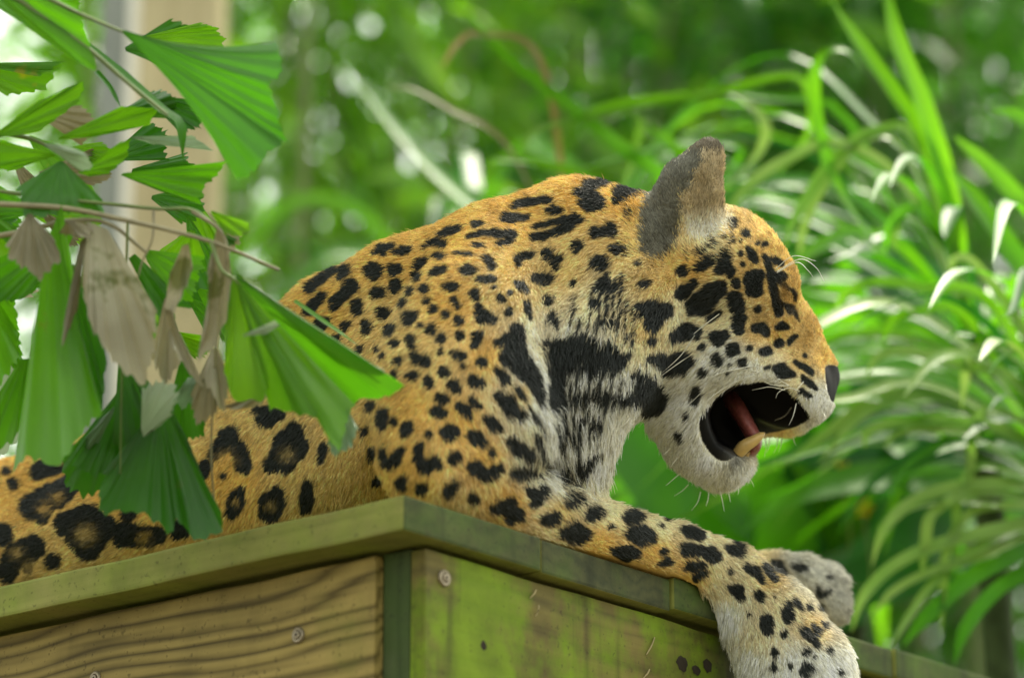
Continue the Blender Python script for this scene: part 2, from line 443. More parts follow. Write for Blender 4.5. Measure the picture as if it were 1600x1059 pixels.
# ------------------------------------------------------------------ background plants
def bamboo(cx, cy, nculm, nleaf, label, mat, spread=0.7, z0=1.0, z1=7.0, leaf=(0.20, 0.05), seed=1, name='bamboo_clump'):
    r = np.random.default_rng(seed)
    t = thing(name, label, 'bamboo', (cx, cy, 0), 'bamboo clumps behind the platform')
    P = []; D = []
    for i in range(nculm):
        a = r.uniform(0, 6.28); q = spread*math.sqrt(r.uniform(0, 1))
        bx, by = cx+0.35*q*math.cos(a), cy+0.35*q*math.sin(a)
        lean = np.array([math.cos(a), math.sin(a)])*r.uniform(0.3, 1.0)*spread
        h = r.uniform(0.85, 1.0)*z1
        pts = [(bx+lean[0]*u**2, by+lean[1]*u**2, h*u) for u in (0, 0.3, 0.6, 0.85, 1.0)]
        part('culm', tube(pts, [0.016, 0.015, 0.012, 0.008, 0.003], 20, 6, M['culm'], 'culm'), t)
        C = catmull(pts, 40)
        k = nleaf//nculm
        idx = r.integers(0, 40, k); C2 = C[idx]
        ok = C2[:, 2] > z0
        C2 = C2[ok]
        off = r.normal(0, 0.26, C2.shape)*np.array([1, 1, 0.7])
        P.append(C2+off); d = off*np.array([1, 1, 0.3]) + r.normal(0, 0.12, off.shape); d[:, 2] -= 0.12
        D.append(d)
    o = part('foliage', leaf_cloud('foliage', np.vstack(P), np.vstack(D), leaf[0], leaf[1], mat, seed), t)
    o['kind'] = 'stuff'
for i, (px, d, nl, lab, mk, sp) in enumerate([
        (60, 8.2, 2000, 'light green bamboo clump growing behind the beige timber post', 'bamboo', 0.7),
        (430, 7.6, 2500, 'bamboo clump with bright leaves just beside the beige timber post', 'bamboo', 0.75),
        (720, 8.4, 2900, 'leafy bamboo clump rising behind the back of the jaguar', 'bamboo', 0.75),
        (1000, 8.9, 4500, 'darker bamboo clump in front of the tall fence, behind the ear', 'bush', 0.6),
        (1500, 8.6, 3600, 'dark bamboo clump in front of the tall fence, behind the upright strap leaves', 'bush', 0.5),
        (250, 9.8, 1700, 'farther dark bamboo clump behind the window frame', 'bush', 0.9),
        (620, 10.2, 2000, 'farthest bamboo clump, seen between the nearer bright clumps', 'bush', 0.9)]):
    c = W(px, 500, d)
    bamboo(c[0], c[1], 9, nl, lab, M[mk], sp, seed=20+i)

# ------------------------------------------------------------------ strap-leaved plants
def arc_leaf(crown, az, length, width, rise, mat, seed):
    """free strap leaf growing out of a crown: rises, arches over and droops"""
    r = random.Random(seed)
    h = np.array([math.sin(az), math.cos(az), 0.0])
    pts = []
    for u in (0, 0.2, 0.42, 0.64, 0.84, 1.0):
        z = rise*length*(1.55*u - (1.35+0.5*r.random()*0.3)*u*u)
        q = length*(0.75*u + 0.1*u*u)
        p = crown + h*q; p = np.array([p[0], p[1], p[2]+z])
        pts.append([*p, width*(0.6+0.8*u if u < 0.5 else 1.0)])
    return ribbon('leaf', np.array(pts), mat, 18, r.uniform(-0.6, 0.6), 0.2, r.uniform(0.2, 0.9), 0.15)

def strap_plant(label, crown_px, depth, traced, nfree, free, mats, seed, group='strap-leaved plants beyond the platform', cat='plant', az=(0, 6.28)):
    r = random.Random(seed)
    c = W(*crown_px, depth)
    t = thing('strap_leaf_plant', label, cat, (c[0], c[1], 0), group)
    tr = [(c[0]+0.05, c[1]+0.06, 0), (c[0]+0.03, c[1]+0.02, c[2]*0.5), (c[0], c[1], c[2])]
    part('trunk', tube(tr, [0.035, 0.028, 0.022], 14, 8, M['bark'], 'trunk'), t)
    for k, (mk, pts) in enumerate(traced):
        # listed tip first; run on to the crown
        pts = [p if len(p) == 4 else (p[0], p[1], depth-0.15, p[2]) for p in pts]
        e = pts[-1]
        far = math.hypot(e[0]-crown_px[0], e[1]-crown_px[1])
        full = pts[::-1]
        if far > 60: full = [(crown_px[0], crown_px[1], depth, e[3]*0.7)] + full
        part('leaf', strap_mesh('leaf', full, M[mk], 34, r.uniform(-0.5, 0.5), 0.2, r.uniform(0.55, 0.9), 0.1), t)
    for k in range(nfree):
        L = r.uniform(*free[0]); a = r.uniform(*az)
        part('leaf', arc_leaf(c, a, L, r.uniform(*free[1]), r.uniform(*free[2]), M[r.choice(mats)], seed*100+k), t)
    return t

strap_plant('strap-leaved plant with upright bright blades above the snout of the jaguar', (1530, 560), 4.75, [
    ('strap_light', [(1380, -40, 30), (1400, 60, 36), (1440, 160, 36), (1475, 270, 34), (1500, 400, 28)]),
    ('strap_light', [(1295, -5, 16), (1340, 65, 30), (1400, 150, 30), (1445, 220, 28), (1490, 360, 26)]),
    ('strap_light', [(1352, 112, 12), (1325, 82, 20), (1290, 84, 22), (1272, 125, 22), (1280, 200, 20), (1330, 330, 20)]),
    ('strap_pale', [(1222, 398, 18), (1245, 340, 22), (1300, 255, 26), (1370, 205, 24), (1440, 240, 22)]),
    ('strap_pale', [(1248, 420, 12), (1258, 352, 17), (1300, 275, 18), (1350, 222, 18), (1420, 250, 18)]),
    ('strap_pale', [(1120, 350, 14), (1170, 290, 18), (1230, 250, 20), (1310, 225, 18), (1420, 300, 18)]),
    ('strap_light', [(1490, 212, 18), (1530, 250, 30), (1580, 300, 34), (1640, 380, 30)]),
    ('strap_light', [(1480, 258, 18), (1520, 310, 40), (1570, 380, 44), (1620, 480, 36)]),
    ('strap_light', [(1550, 170, 18), (1600, 190, 30), (1680, 250, 30)]),
    ('strap', [(1380, 400, 14), (1395, 350, 20), (1440, 330, 24), (1500, 420, 24)]),
    ('strap_pale', [(1400, 395, 10), (1398, 360, 14), (1420, 338, 14), (1480, 400, 16)]),
    ], 34, ((0.4, 0.85), (0.012, 0.024), (0.25, 0.85)), ['strap', 'strap', 'strap_light', 'strap_deep'], 3, az=(-2.9, 0.9))
strap_plant('strap-leaved plant with drooping pale ribbon tips beside the hanging paw', (1690, 800), 4.55, [
    ('strap_light', [(1300, 495, 10), (1318, 465, 16), (1360, 442, 18), (1440, 450, 20), (1560, 490, 22)]),
    ('strap_light', [(1376, 545, 10), (1392, 505, 14), (1430, 488, 16), (1520, 510, 18)]),
    ('strap_pale', [(1353, 590, 10), (1372, 558, 16), (1420, 550, 18), (1500, 570, 20), (1600, 610, 20)]),
    ('strap_pale', [(1502, 642, 10), (1508, 600, 16), (1516, 555, 16), (1560, 540, 18), (1640, 620, 18)]),
    ('strap_pale', [(1350, 702, 10), (1358, 674, 16), (1420, 658, 20), (1500, 660, 22), (1600, 690, 22)]),
    ('strap_pale', [(1380, 700, 8), (1400, 680, 13), (1450, 672, 14), (1540, 690, 16)]),
    ('strap', [(1395, 782, 10), (1405, 745, 14), (1440, 712, 16), (1500, 690, 18), (1600, 700, 18)]),
    ('strap_pale', [(1362, 885, 9), (1380, 830, 17), (1425, 785, 22), (1500, 760, 24), (1600, 760, 24)]),
    ('strap_pale', [(1400, 815, 9), (1430, 795, 14), (1490, 785, 16), (1570, 790, 16)]),
    ('strap_pale', [(1330, 988, 10), (1348, 935, 19), (1395, 885, 22), (1470, 850, 24), (1590, 820, 24)]),
    ('strap_pale', [(1365, 960, 9), (1395, 925, 15), (1450, 895, 18), (1560, 860, 18)]),
    ('strap_pale', [(1512, 800, 8), (1516, 740, 15), (1520, 680, 15), (1545, 640, 16), (1620, 680, 16)]),
    ('strap_pale', [(1490, 890, 8), (1494, 830, 14), (1498, 770, 15), (1530, 730, 15), (1610, 750, 16)]),
    ('strap_pale', [(1470, 995, 8), (1474, 930, 14), (1480, 860, 16), (1520, 800, 16), (1620, 790, 16)]),
    ('strap_pale', [(1390, 1015, 10), (1420, 965, 18), (1470, 900, 20), (1560, 840, 22)]),
    ('strap', [(1410, 1010, 12), (1450, 960, 24), (1520, 900, 28), (1620, 850, 28)]),
    ('strap_pale', [(1445, 790, 8), (1447, 830, 15), (1450, 880, 18), (1460, 820, 20), (1540, 780, 20)][::-1][:0] or [(1440, 900, 12), (1446, 850, 18), (1460, 800, 18), (1540, 770, 18)]),
    ('strap', [(1490, 1040, 10), (1510, 980, 22), (1560, 920, 26), (1640, 870, 26)]),
    ('strap_light', [(1480, 530, 8), (1500, 520, 14), (1560, 540, 18), (1640, 640, 18)]),
    ('strap_pale', [(1485, 430, 8), (1492, 405, 14), (1530, 420, 16), (1620, 560, 18)]),
    ], 60, ((0.35, 0.85), (0.010, 0.022), (0.3, 1.1)), ['strap', 'strap', 'strap_pale', 'strap_light', 'strap_deep'], 5, az=(-2.9, 0.6))
strap_plant('strap-leaved plant with long diagonal blades behind the nape of the jaguar', (900, 480), 5.0, [
    ('strap_light', [(720, 12, 18), (790, 90, 26), (880, 160, 28), (960, 225, 28), (1040, 310, 26)]),
    ('strap', [(545, 110, 5.6, 24), (640, 225, 5.5, 32), (730, 310, 5.4, 34), (850, 400, 5.2, 30)]),
    ('strap_pale', [(895, 225, 12), (950, 190, 18), (1040, 160, 20), (1150, 150, 18), (1180, 250, 18)]),
    ('strap_light', [(860, 200, 8), (960, 165, 20), (1100, 150, 22), (1250, 125, 14), (1230, 260, 16)]),
    ('strap_pale', [(815, 245, 10), (835, 208, 12), (900, 190, 14), (1000, 200, 14)]),
    ('strap_brown', [(690, 108, 12), (715, 70, 14), (752, 55, 14), (850, 110, 12)]),
    ('strap_light', [(765, 262, 14), (780, 250, 18), (850, 258, 20), (920, 300, 20)]),
    ('strap_brown', [(598, 140, 12), (640, 140, 14), (700, 170, 14), (800, 240, 14)]),
    ('strap', [(860, 280, 12), (960, 250, 22), (1080, 225, 22), (1150, 260, 20)]),
    ('strap_light', [(1000, 190, 8), (1050, 230, 24), (1090, 300, 26)]),
    ], 34, ((0.35, 0.8), (0.010, 0.022), (0.5, 1.3)), ['strap', 'strap', 'strap_light', 'strap_deep'], 8, az=(-0.6, 2.4))
strap_plant('low strap-leaved plant behind the open jaws of the jaguar', (1330, 900), 5.3, [], 40,
            ((0.4, 0.9), (0.03, 0.06), (0.4, 1.3)), ['strap', 'strap', 'strap_deep', 'strap_light'], 11)
strap_plant('strap-leaved plant behind the shoulder and back of the jaguar', (700, 560), 6.3, [], 40,
            ((0.3, 0.75), (0.02, 0.04), (0.5, 1.4)), ['strap', 'strap_light', 'strap_deep'], 12)

def broad_plant(label, crown_px, depth, traced, seed, flowers=()):
    c = W(*crown_px, depth); r = random.Random(seed)
    t = thing('broad_leaf_plant', label, 'plant', (c[0], c[1], 0), 'broad-leaved plants beyond the platform')
    part('stem', tube([(c[0], c[1]+0.05, 0), (c[0], c[1]+0.02, c[2]*0.5), tuple(c)], [0.04, 0.034, 0.024], 12, 8, M['culm'], 'stem'), t)
    for mk, pts in traced:
        full = [(crown_px[0], crown_px[1], depth, 14)] + [(p[0], p[1], p[2], p[3]) for p in pts]
        part('leaf', strap_mesh('leaf', full, M[mk], 30, r.uniform(-0.3, 0.3), 0.15, r.uniform(0.7, 0.95), 0.05), t)
    for fx, fy, fd in flowers:
        c0 = W(fx, fy, fd); V = []; Fc = []
        for k in range(6):
            a0 = k*math.pi/3; e = len(V)
            for q, w_, h in ((0.002, 0.15, 0), (0.010, 0.5, 0.004), (0.017, 0.1, 0.002)):
                for s_ in (-1, 1):
                    a1 = a0+s_*w_
                    V.append(c0 + q*(math.cos(a1)*RT+math.sin(a1)*UP) - h*FW)
            Fc += [(e, e+1, e+3, e+2), (e+2, e+3, e+5, e+4)]
        fl = part('flower', mesh_np('flower', V, Fc, M['petal']), t)
        part('flower_stalk', tube([c0, c0+np.array([0.01, 0.03, -0.12]), c*0.5+c0*0.5, c], [0.0015]*4, 14, 5, M['culm'], 'flower_stalk'), t)
broad_plant('broad-leaved plant with deep green blades below the chin of the jaguar', (1240, 1010), 5.2, [
    ('strap', [(1150, 900, 5.1, 150), (1050, 760, 5.0, 190), (960, 640, 5.0, 120), (920, 560, 5.0, 30)]),
    ('strap', [(1200, 860, 5.2, 170), (1160, 720, 5.1, 200), (1140, 560, 5.1, 150), (1130, 420, 5.1, 30)]),
    ('strap_deep', [(1280, 880, 5.3, 150), (1320, 740, 5.3, 190), (1400, 620, 5.3, 140), (1520, 540, 5.3, 30)]),
    ('strap', [(1260, 840, 5.4, 160), (1290, 680, 5.4, 200), (1310, 520, 5.4, 150), (1330, 380, 5.4, 30)]),
    ('strap_deep', [(1300, 930, 5.2, 130), (1390, 850, 5.1, 160), (1500, 800, 5.1, 120), (1620, 790, 5.0, 30)]),
    ('strap', [(1180, 960, 5.0, 110), (1080, 900, 4.9, 130), (980, 850, 4.9, 100), (880, 800, 4.9, 20)]),
    ('strap_deep', [(1290, 960, 5.0, 110), (1360, 920, 4.95, 130), (1420, 900, 4.9, 100), (1500, 905, 4.9, 20)]),
    ], 4, ((1316, 736, 4.88), (1348, 792, 4.86)))
broad_plant('broad-leaved plant with blades reaching out level behind the nose of the jaguar', (1720, 860), 5.0, [
    ('strap_deep', [(1600, 760, 5.0, 70), (1450, 715, 4.95, 90), (1300, 705, 4.9, 66), (1190, 722, 4.9, 16)]),
    ('strap', [(1600, 790, 4.9, 60), (1420, 745, 4.85, 66), (1260, 768, 4.8, 46), (1150, 835, 4.8, 12)]),
    ('strap', [(1620, 700, 5.1, 100), (1480, 630, 5.1, 130), (1360, 570, 5.1, 100), (1230, 520, 5.1, 30)]),
    ('strap_deep', [(1620, 640, 5.2, 100), (1520, 520, 5.2, 130), (1400, 430, 5.2, 100), (1290, 380, 5.2, 30)]),
    ], 6)

# ------------------------------------------------------------------ wooden platform
AR = math.radians(39.5)
dR = np.array([math.sin(AR), math.cos(AR), 0.0])       # along the right-hand side, away from the corner
dL = np.array([-math.cos(AR), math.sin(AR), 0.0])      # along the left-hand side
CORNER = W(630, 771, 3.2)
ZT = CORNER[2]
TH = 0.038
def on_box(r, l, z): return CORNER + r*dR + l*dL + np.array([0, 0, z])
def frame_mat(origin, ex, ey, ez, base):
    m = Matrix.Identity(4)
    for i in range(3):
        m[i][0], m[i][1], m[i][2], m[i][3] = ex[i], ey[i], ez[i], origin[i]-base[i]
    return m
def platform():
    base = on_box(0.9, 0.75, 0); base[2] = 0.0
    t = thing('wooden_platform', 'mossy wooden platform box with overhanging deck boards and screwed sides', 'platform', base)
    Z = np.array([0, 0, 1.0])
    L = 1.55
    cuts = [0, 0.230, 0.468, 0.705, 0.94, 1.18, 1.42, 1.66]
    for i in range(len(cuts)-1):
        g = 0.0025
        me = board_mesh('deck_board', L, cuts[i+1]-cuts[i]-g, TH, M['deck'], 0.0035, 40+i, 0.0006, 40)
        me.materials.append(M['deck_dark'])
        for p in me.polygons:
            if p.normal.x > 0.5: p.material_index = 1
        o = link('deck_board', me, t)
        dz = [0, -0.001, 0.0015, -0.002, 0.001, -0.001, 0.0][i]
        do = [0, 0.002, -0.002, 0.003, 0, 0.002, 0][i]
        o.matrix_local = frame_mat(on_box(cuts[i]+g/2, L+do, -TH+dz), -dL, dR, Z, base)
    o1, o2 = 0.054, 0.016
    # side boards: left side (long grain visible) and right side
    hrow = 0.235
    for k in range(4):
        z = -TH-0.004-(k+1)*hrow
        o = link('side_board', board_mesh('side_board', L-0.167, 0.020, hrow-0.003, M['side_brown'], 0.002, 60+k, 0.0008, 40), t)
        o.matrix_local = frame_mat(on_box(o1-0.011, L-0.09, z), -dL, dR, Z, base)
        o = link('side_board', board_mesh('side_board', 1.52, 0.020, hrow-0.003, M['side_green'], 0.002, 70+k, 0.0008, 40), t)
        o.matrix_local = frame_mat(on_box(o1+0.0005, o2+0.020, z), dR, -dL, Z, base)
        o = link('side_board', board_mesh('side_board', L-0.18, 0.020, hrow-0.003, M['side_brown'], 0.002, 80+k, 0.0008, 10), t)
        o.matrix_local = frame_mat(on_box(1.60, 0.09, z), dL, -dR, Z, base)
        o = link('side_board', board_mesh('side_board', 1.52, 0.020, hrow-0.003, M['side_green'], 0.002, 90+k, 0.0008, 10), t)
        o.matrix_local = frame_mat(on_box(1.59, L-0.05, z), -dR, dL, Z, base)
    zb = -(ZT)
    for (r0, l0) in ((o1+0.001, o2+0.0215), (1.53, o2+0.0215), (o1+0.012, L-0.12), (1.53, L-0.12)):
        o = link('corner_post', board_mesh('corner_post', ZT-TH-0.004, 0.055, 0.0385, M['box_post'], 0.002, 99, 0.0006, 24), t)
        # local X up, Y along dR, Z along dL
        o.matrix_local = frame_mat(on_box(r0, l0, -ZT), Z, dR, dL, base)
    # joists under the deck
    for r0 in (0.14, 0.8, 1.45):
        o = link('joist', board_mesh('joist', L-0.2, 0.04, 0.09, M['box_post'], 0.002, 98), t)
        o.matrix_local = frame_mat(on_box(r0, L-0.1, -TH-0.094), -dL, dR, Z, base)
    # screws, knots, straw on the faces: ray to face plane
    def hit(px, py, nrm, off):
        q = ray(px, py); s = (off - (CAM-CORNER)@nrm)/(q@nrm); return CAM+s*q
    def screw(px, py, nrm, off, rad):
        c = hit(px, py, nrm, off); out = -nrm
        a = np.cross(out, Z); a /= np.linalg.norm(a); b = np.cross(a, out)
        V = []; Fc = []
        prof = [(1.0, 0.0), (1.0, 0.0018), (0.86, 0.0032), (0.62, 0.0030), (0.56, 0.0012), (0.50, 0.0010), (0.46, 0.0042), (0.2, 0.0046)]
        n = 20
        for q, h in prof:
            for i in range(n):
                th = 2*math.pi*i/n
                qq = q*(1+ (0.25*math.cos(3*th) if q < 0.3 else 0))
                V.append(c + rad*qq*(math.cos(th)*a+math.sin(th)*b) + out*h)
        for j in range(len(prof)-1):
            for i in range(n):
                Fc.append((j*n+i, j*n+(i+1) % n, (j+1)*n+(i+1) % n, (j+1)*n+i))
        me = mesh_np('screw', V, Fc, M['steel'], False)
        o = part('screw', me, t)
        # socket
        V = [c + rad*0.2*(math.cos(2*math.pi*i/6)*a+math.sin(2*math.pi*i/6)*b) + out*0.0040 for i in range(6)] + [c+out*0.0015]
        part('socket', mesh_np('socket', V, [(i, (i+1) % 6, 6) for i in range(6)], M['knot'], False), o)
    screw(693, 903, dL, o2, 0.0092); screw(467, 992, dR, o1-0.011, 0.0088)
    screw(1420, 1120, dL, o2, 0.009); screw(150, 1060, dR, o1-0.011, 0.0088)
    def knot(px, py, nrm, off, rx, ry):
        c = hit(px, py, nrm, off); out = -nrm
        a = np.cross(out, Z); a /= np.linalg.norm(a)
        n = 14; r = random.Random(int(px))
        V = [c + (rx*(0.8+0.4*r.random())*math.cos(6.283*i/n))*a + (ry*(0.8+0.4*r.random())*math.sin(6.283*i/n))*Z + out*0.0002 for i in range(n)] + [c+out*0.0012]
        part('knot', mesh_np('knot', V, [(i, (i+1) % n, n) for i in range(n)], M['knot'], True), t)
    knot(755, 1008, dL, o2, 0.009, 0.0095); knot(1066, 1036, dL, o2, 0.011, 0.009); knot(1088, 1046, dL, o2, 0.009, 0.006); knot(1106, 1040, dL, o2, 0.009, 0.008)
    for (x0, y0, x1, y1) in ((1023, 995, 1010, 1022), (838, 921, 828, 934), (1015, 1045, 1005, 1059), (842, 945, 837, 962)):
        p0 = hit(x0, y0, dL, o2-0.003); p1 = hit(x1, y1, dL, o2-0.002)
        part('straw', tube([p0, (p0+p1)/2-dL*0.0015, p1], [0.0008, 0.001, 0.0006], 6, 5, M['straw'], 'straw'), t)
platform()

# ------------------------------------------------------------------ jaguar
def zoomspots(ox, oy, sc, txt):
    out = []
    for sp in txt.split('|'):
        ch = []
        for c in sp.strip().split(';'):
            if c.strip():
                x, y, r = map(float, c.split(','))
                ch.append((ox+x/sc, oy+y/sc, r/sc))
        if ch: out.append(ch)
    return out
SPOTS = []
SPOTS += zoomspots(440, 250, 3.025, """425,527,44|522,520,32;545,515,25|440,632,32;465,628,22|535,590,28;525,610,22|595,618,18;590,630,16|562,678,18;560,690,16|665,615,22|680,665,18|708,707,22|768,733,21|830,760,24;840,762,22|318,600,38;300,630,28;245,680,30;240,700,20|350,690,32;350,715,28|470,728,32;490,722,20|595,745,33;625,735,18;590,770,18|648,783,16|698,805,27|748,848,27|840,828,26|920,840,30;935,825,18;910,875,22|605,850,24;608,880,20|523,872,22|500,810,28;510,800,20|397,780,22;395,805,20|297,785,24;290,800,18|215,765,15;180,775,30;160,800,24|250,850,20|362,900,20|443,897,14|470,932,14|545,955,23|620,930,22;635,940,28;680,960,25|748,913,15|810,915,15;830,922,25;855,935,20|945,960,26;960,965,18|857,978,13|763,1003,27;780,1015,15|615,1025,28|690,1045,25|1020,1000,18;1040,1020,28;1060,1045,25|905,1045,28|525,1018,18|190,640,18;150,680,28;120,715,25|240,520,20;180,560,25;120,610,25|290,525,30;270,550,20|510,412,15;470,425,28;430,440,12|590,422,18;560,430,25;530,435,12|665,480,18;645,490,26;625,510,16|627,550,24|760,520,20;735,525,20;700,535,16|755,453,12;735,453,15;710,456,10|765,395,14;725,395,20;690,395,18|665,415,14|825,328,15;785,340,22;740,355,12|910,305,18;930,302,12|810,443,7;850,443,9;890,447,7|905,520,18;875,520,26;850,520,15|950,460,12;970,470,20;985,495,22;985,515,12|1000,560,12;965,565,18;930,570,14|815,600,20;795,600,25;760,605,12|810,665,14;820,680,18;825,695,12|905,635,24;915,655,20|930,700,20;920,730,20;950,740,40;990,755,25|1050,270,22;1090,272,25;1130,272,18;1160,272,10|1080,220,10;1150,200,18;1200,195,20;1260,192,18|1310,238,18;1280,238,22;1250,240,12|880,365,14;940,345,14;1000,345,16;1060,345,20;1090,355,20;1070,385,18;1020,388,14|895,402,6;925,402,9;950,402,7|1190,318,10;1250,300,14;1320,290,18;1380,280,24;1350,320,22;1290,345,20;1230,360,20;1180,365,14|1390,150,20;1450,165,32;1490,200,35;1440,215,30;1400,200,15|1440,150,28;1440,120,28;1500,105,22;1540,95,15|1385,412,30;1400,400,22|1170,455,20;1140,455,25;1110,470,20;1115,490,15|1245,445,22;1285,475,28;1295,510,18|1285,475,28;1310,470,22|1200,560,22;1245,570,28;1265,555,18|1370,585,17;1380,575,12|1255,665,24|1275,740,18;1285,760,25;1295,785,18|1110,580,10;1130,595,20;1155,615,18|1160,680,15;1170,720,18;1180,750,12|1075,720,20|1030,655,18;1045,660,14|1080,630,12|1000,600,10|1370,655,10|1370,700,14|1465,350,15;1490,345,22;1550,330,25|1490,490,35;1520,490,25|1560,420,15|1480,610,18;1520,600,30;1560,595,22|1490,690,18;1470,700,10|1490,790,15;1520,780,25;1560,775,20|1020,870,18;1080,850,30|1110,800,30;1120,840,35;1100,900,50;1130,960,50;1165,1010,45;1190,1055,40|1260,870,20;1330,900,50;1400,870,40;1440,890,60;1360,960,60;1450,970,70;1540,960,70|1300,1000,30|1540,960,60;1550,920,50""")
SPOTS += zoomspots(520, 540, 3.114, """462,188,28|570,190,18;590,205,28;605,220,18|680,180,18;705,190,32;725,195,22|510,255,18;535,262,28;555,270,14|670,272,14;690,290,22;715,300,16|615,300,20;640,320,32;665,345,20|485,325,18;512,325,32;540,330,22|175,300,25|240,335,28;235,370,30;230,400,18|293,373,18|370,385,18;355,410,32;340,440,18|468,435,24|540,425,22;570,428,42;595,430,28|670,435,20;700,455,35;735,480,25|750,370,22;780,390,35;815,408,20|800,245,18;830,270,35;860,290,45;880,340,35;930,350,25|900,215,12;920,240,15;940,265,12|870,480,25;910,515,40;950,545,35;985,570,18|670,590,18;700,605,40;730,630,35;760,640,35;810,610,30|775,533,18|900,630,35;960,635,28;1010,640,15|425,490,15;415,510,25;410,560,28;440,600,35;490,580,35;510,590,22|597,555,36|245,520,15;240,555,25;255,580,25;290,580,28;325,520,22;335,505,15|185,520,18;180,560,16|145,425,22|335,680,35;345,660,20|430,705,30|600,685,18;580,700,30;560,730,28|685,755,33|880,770,25;840,790,40;800,800,30|840,790,30;900,830,40;870,850,25|1040,715,25;1010,740,30;960,720,25|1010,740,25;985,770,25|1150,775,18;1185,750,30;1220,745,22|1095,840,22;1070,850,30;1040,865,20|1260,840,22;1285,825,35;1310,825,20|1130,915,28;1180,920,50;1220,930,32|1450,830,20;1475,835,38;1500,835,22|1460,925,25;1500,930,48;1530,935,30|1358,885,12|1370,1000,18;1420,1005,30;1470,1015,25|210,670,25|860,60,50;920,100,60;980,170,45;1010,240,28;1030,290,14|1100,60,50;1200,80,60;1300,100,60;1380,70,40|1100,60,40;1100,170,35;1090,230,35;1100,300,40|1120,300,30;1180,280,30;1250,270,35;1320,265,40;1400,290,25;1480,280,20|1140,630,25;1150,660,30|1270,580,18;1240,600,28;1210,650,20|1290,550,20|1280,420,30;1300,400,20|1150,440,12;1170,480,15;1190,510,10|990,450,8;1010,480,14;1030,520,8|1110,420,8;1105,470,9;1115,530,7|1220,370,9;1215,410,8|1330,310,8;1320,350,8""")
SPOTS += zoomspots(900, 180, 3.309, """230,390,45;280,360,45;340,345,30|230,400,35;200,440,25|265,490,14;255,515,10|90,610,30|175,585,32;185,610,25|15,685,20|185,690,22;215,695,35;245,700,20|110,765,45;130,790,25|10,540,18|315,765,17|545,808,30|375,862,14;350,875,22;330,885,14|140,880,45;190,890,30|100,980,30|390,1030,75;330,1010,40|390,1030,60;460,1020,45|600,870,22;570,905,35;545,930,35|690,745,25;655,770,35;625,795,22|650,690,16;640,700,22;620,715,14|705,655,18|805,645,18|870,610,23|820,545,14;815,570,10|757,627,10|768,720,30;760,770,40;735,800,30|765,770,30;800,800,28;800,830,18|848,720,14|858,770,15|890,690,15;910,725,25;925,750,20|935,655,12|970,668,12|750,880,25;730,900,45;680,920,50;640,970,45;600,990,40|825,872,28|950,830,28;915,850,50;920,900,45|790,940,22;820,950,40;820,990,35|940,1003,20|975,730,12;990,760,18;1000,800,20;1015,850,25;1025,910,25;1035,970,25;1050,1020,20|1030,830,20;1060,835,28|1005,738,10;1030,750,20;1060,765,12|835,1050,30|570,720,12|850,650,8|800,590,8""")
SPOTS += zoomspots(960, 460, 3.115, """185,110,75;180,160,40|185,110,50;240,85,45|480,15,35;420,50,60;380,70,35|580,20,35;590,50,40;610,70,25|615,120,25;600,150,35;610,175,22|690,160,28;710,165,30;735,185,22|505,215,42;535,200,20|480,205,25|570,268,35|655,262,15|740,275,25;720,280,18|800,238,24|790,160,12;815,155,18;840,155,12|880,205,10;865,215,14;850,235,14|780,10,20;795,50,25;800,90,20|840,60,12;860,90,10|700,70,17|460,120,16;510,90,10|390,190,35;350,185,45;290,215,30|495,322,32|625,335,25;635,350,12|420,260,20|425,385,24|390,470,22;388,500,22;385,530,20|340,603,18|307,695,20;312,715,15|360,330,28;340,330,45;300,350,60;260,375,35|220,330,40;180,325,28|185,235,22|60,215,20|120,420,45;170,480,60;200,520,55;200,550,40;150,580,28|20,345,35;50,310,25|0,150,25|0,540,30;30,530,30;80,525,25;150,530,25|820,370,36;860,390,22|780,365,16|880,330,12;920,350,12;960,385,10|925,295,12|920,410,15;950,430,14;980,460,10|905,470,16;950,500,12|745,360,12|560,345,9|545,392,9""")
SPOTS += zoomspots(740, 740, 2.58, """435,100,20;415,115,28;385,130,15|470,180,20;495,165,32;515,160,20|340,180,22;318,190,30;290,195,20|375,245,28;415,245,45;455,245,25|630,180,25;650,175,32;670,175,25|640,240,25;680,255,45;710,262,30|570,315,18;615,320,35;655,325,20|558,217,10|768,317,18|762,362,10;780,357,18;800,355,10|855,225,18;880,240,28;915,250,25|870,310,30;920,315,25;965,330,32;990,335,20|790,175,14|765,208,9|1025,300,12;1050,310,22;1085,325,20|1060,270,12;1090,295,10|860,385,12;890,378,20;930,372,12|900,422,15;930,410,20|1045,465,18;1065,480,30;1075,500,22|1155,495,22|1110,385,20;1140,395,22;1165,425,18|1180,375,12;1200,395,18;1220,425,14|1275,535,18;1270,560,28;1275,590,22|1185,600,30;1185,630,28|1210,360,12;1235,375,18;1260,395,12|1040,397,10|1340,640,22;1375,670,16;1390,695,12|1395,640,16;1375,615,12|1215,727,20|1210,785,15|1345,790,28;1335,805,22|1440,713,14|1340,725,14;1355,715,10|1280,780,12|1250,655,10;1255,645,10|1115,572,9|1215,500,8|1305,520,14;1320,545,10|1360,545,14|1425,615,12|1485,805,12|1380,740,8|1440,420,12|1330,385,18;1300,375,12|1390,470,12;1400,500,10;1440,470,7|1410,540,10""")
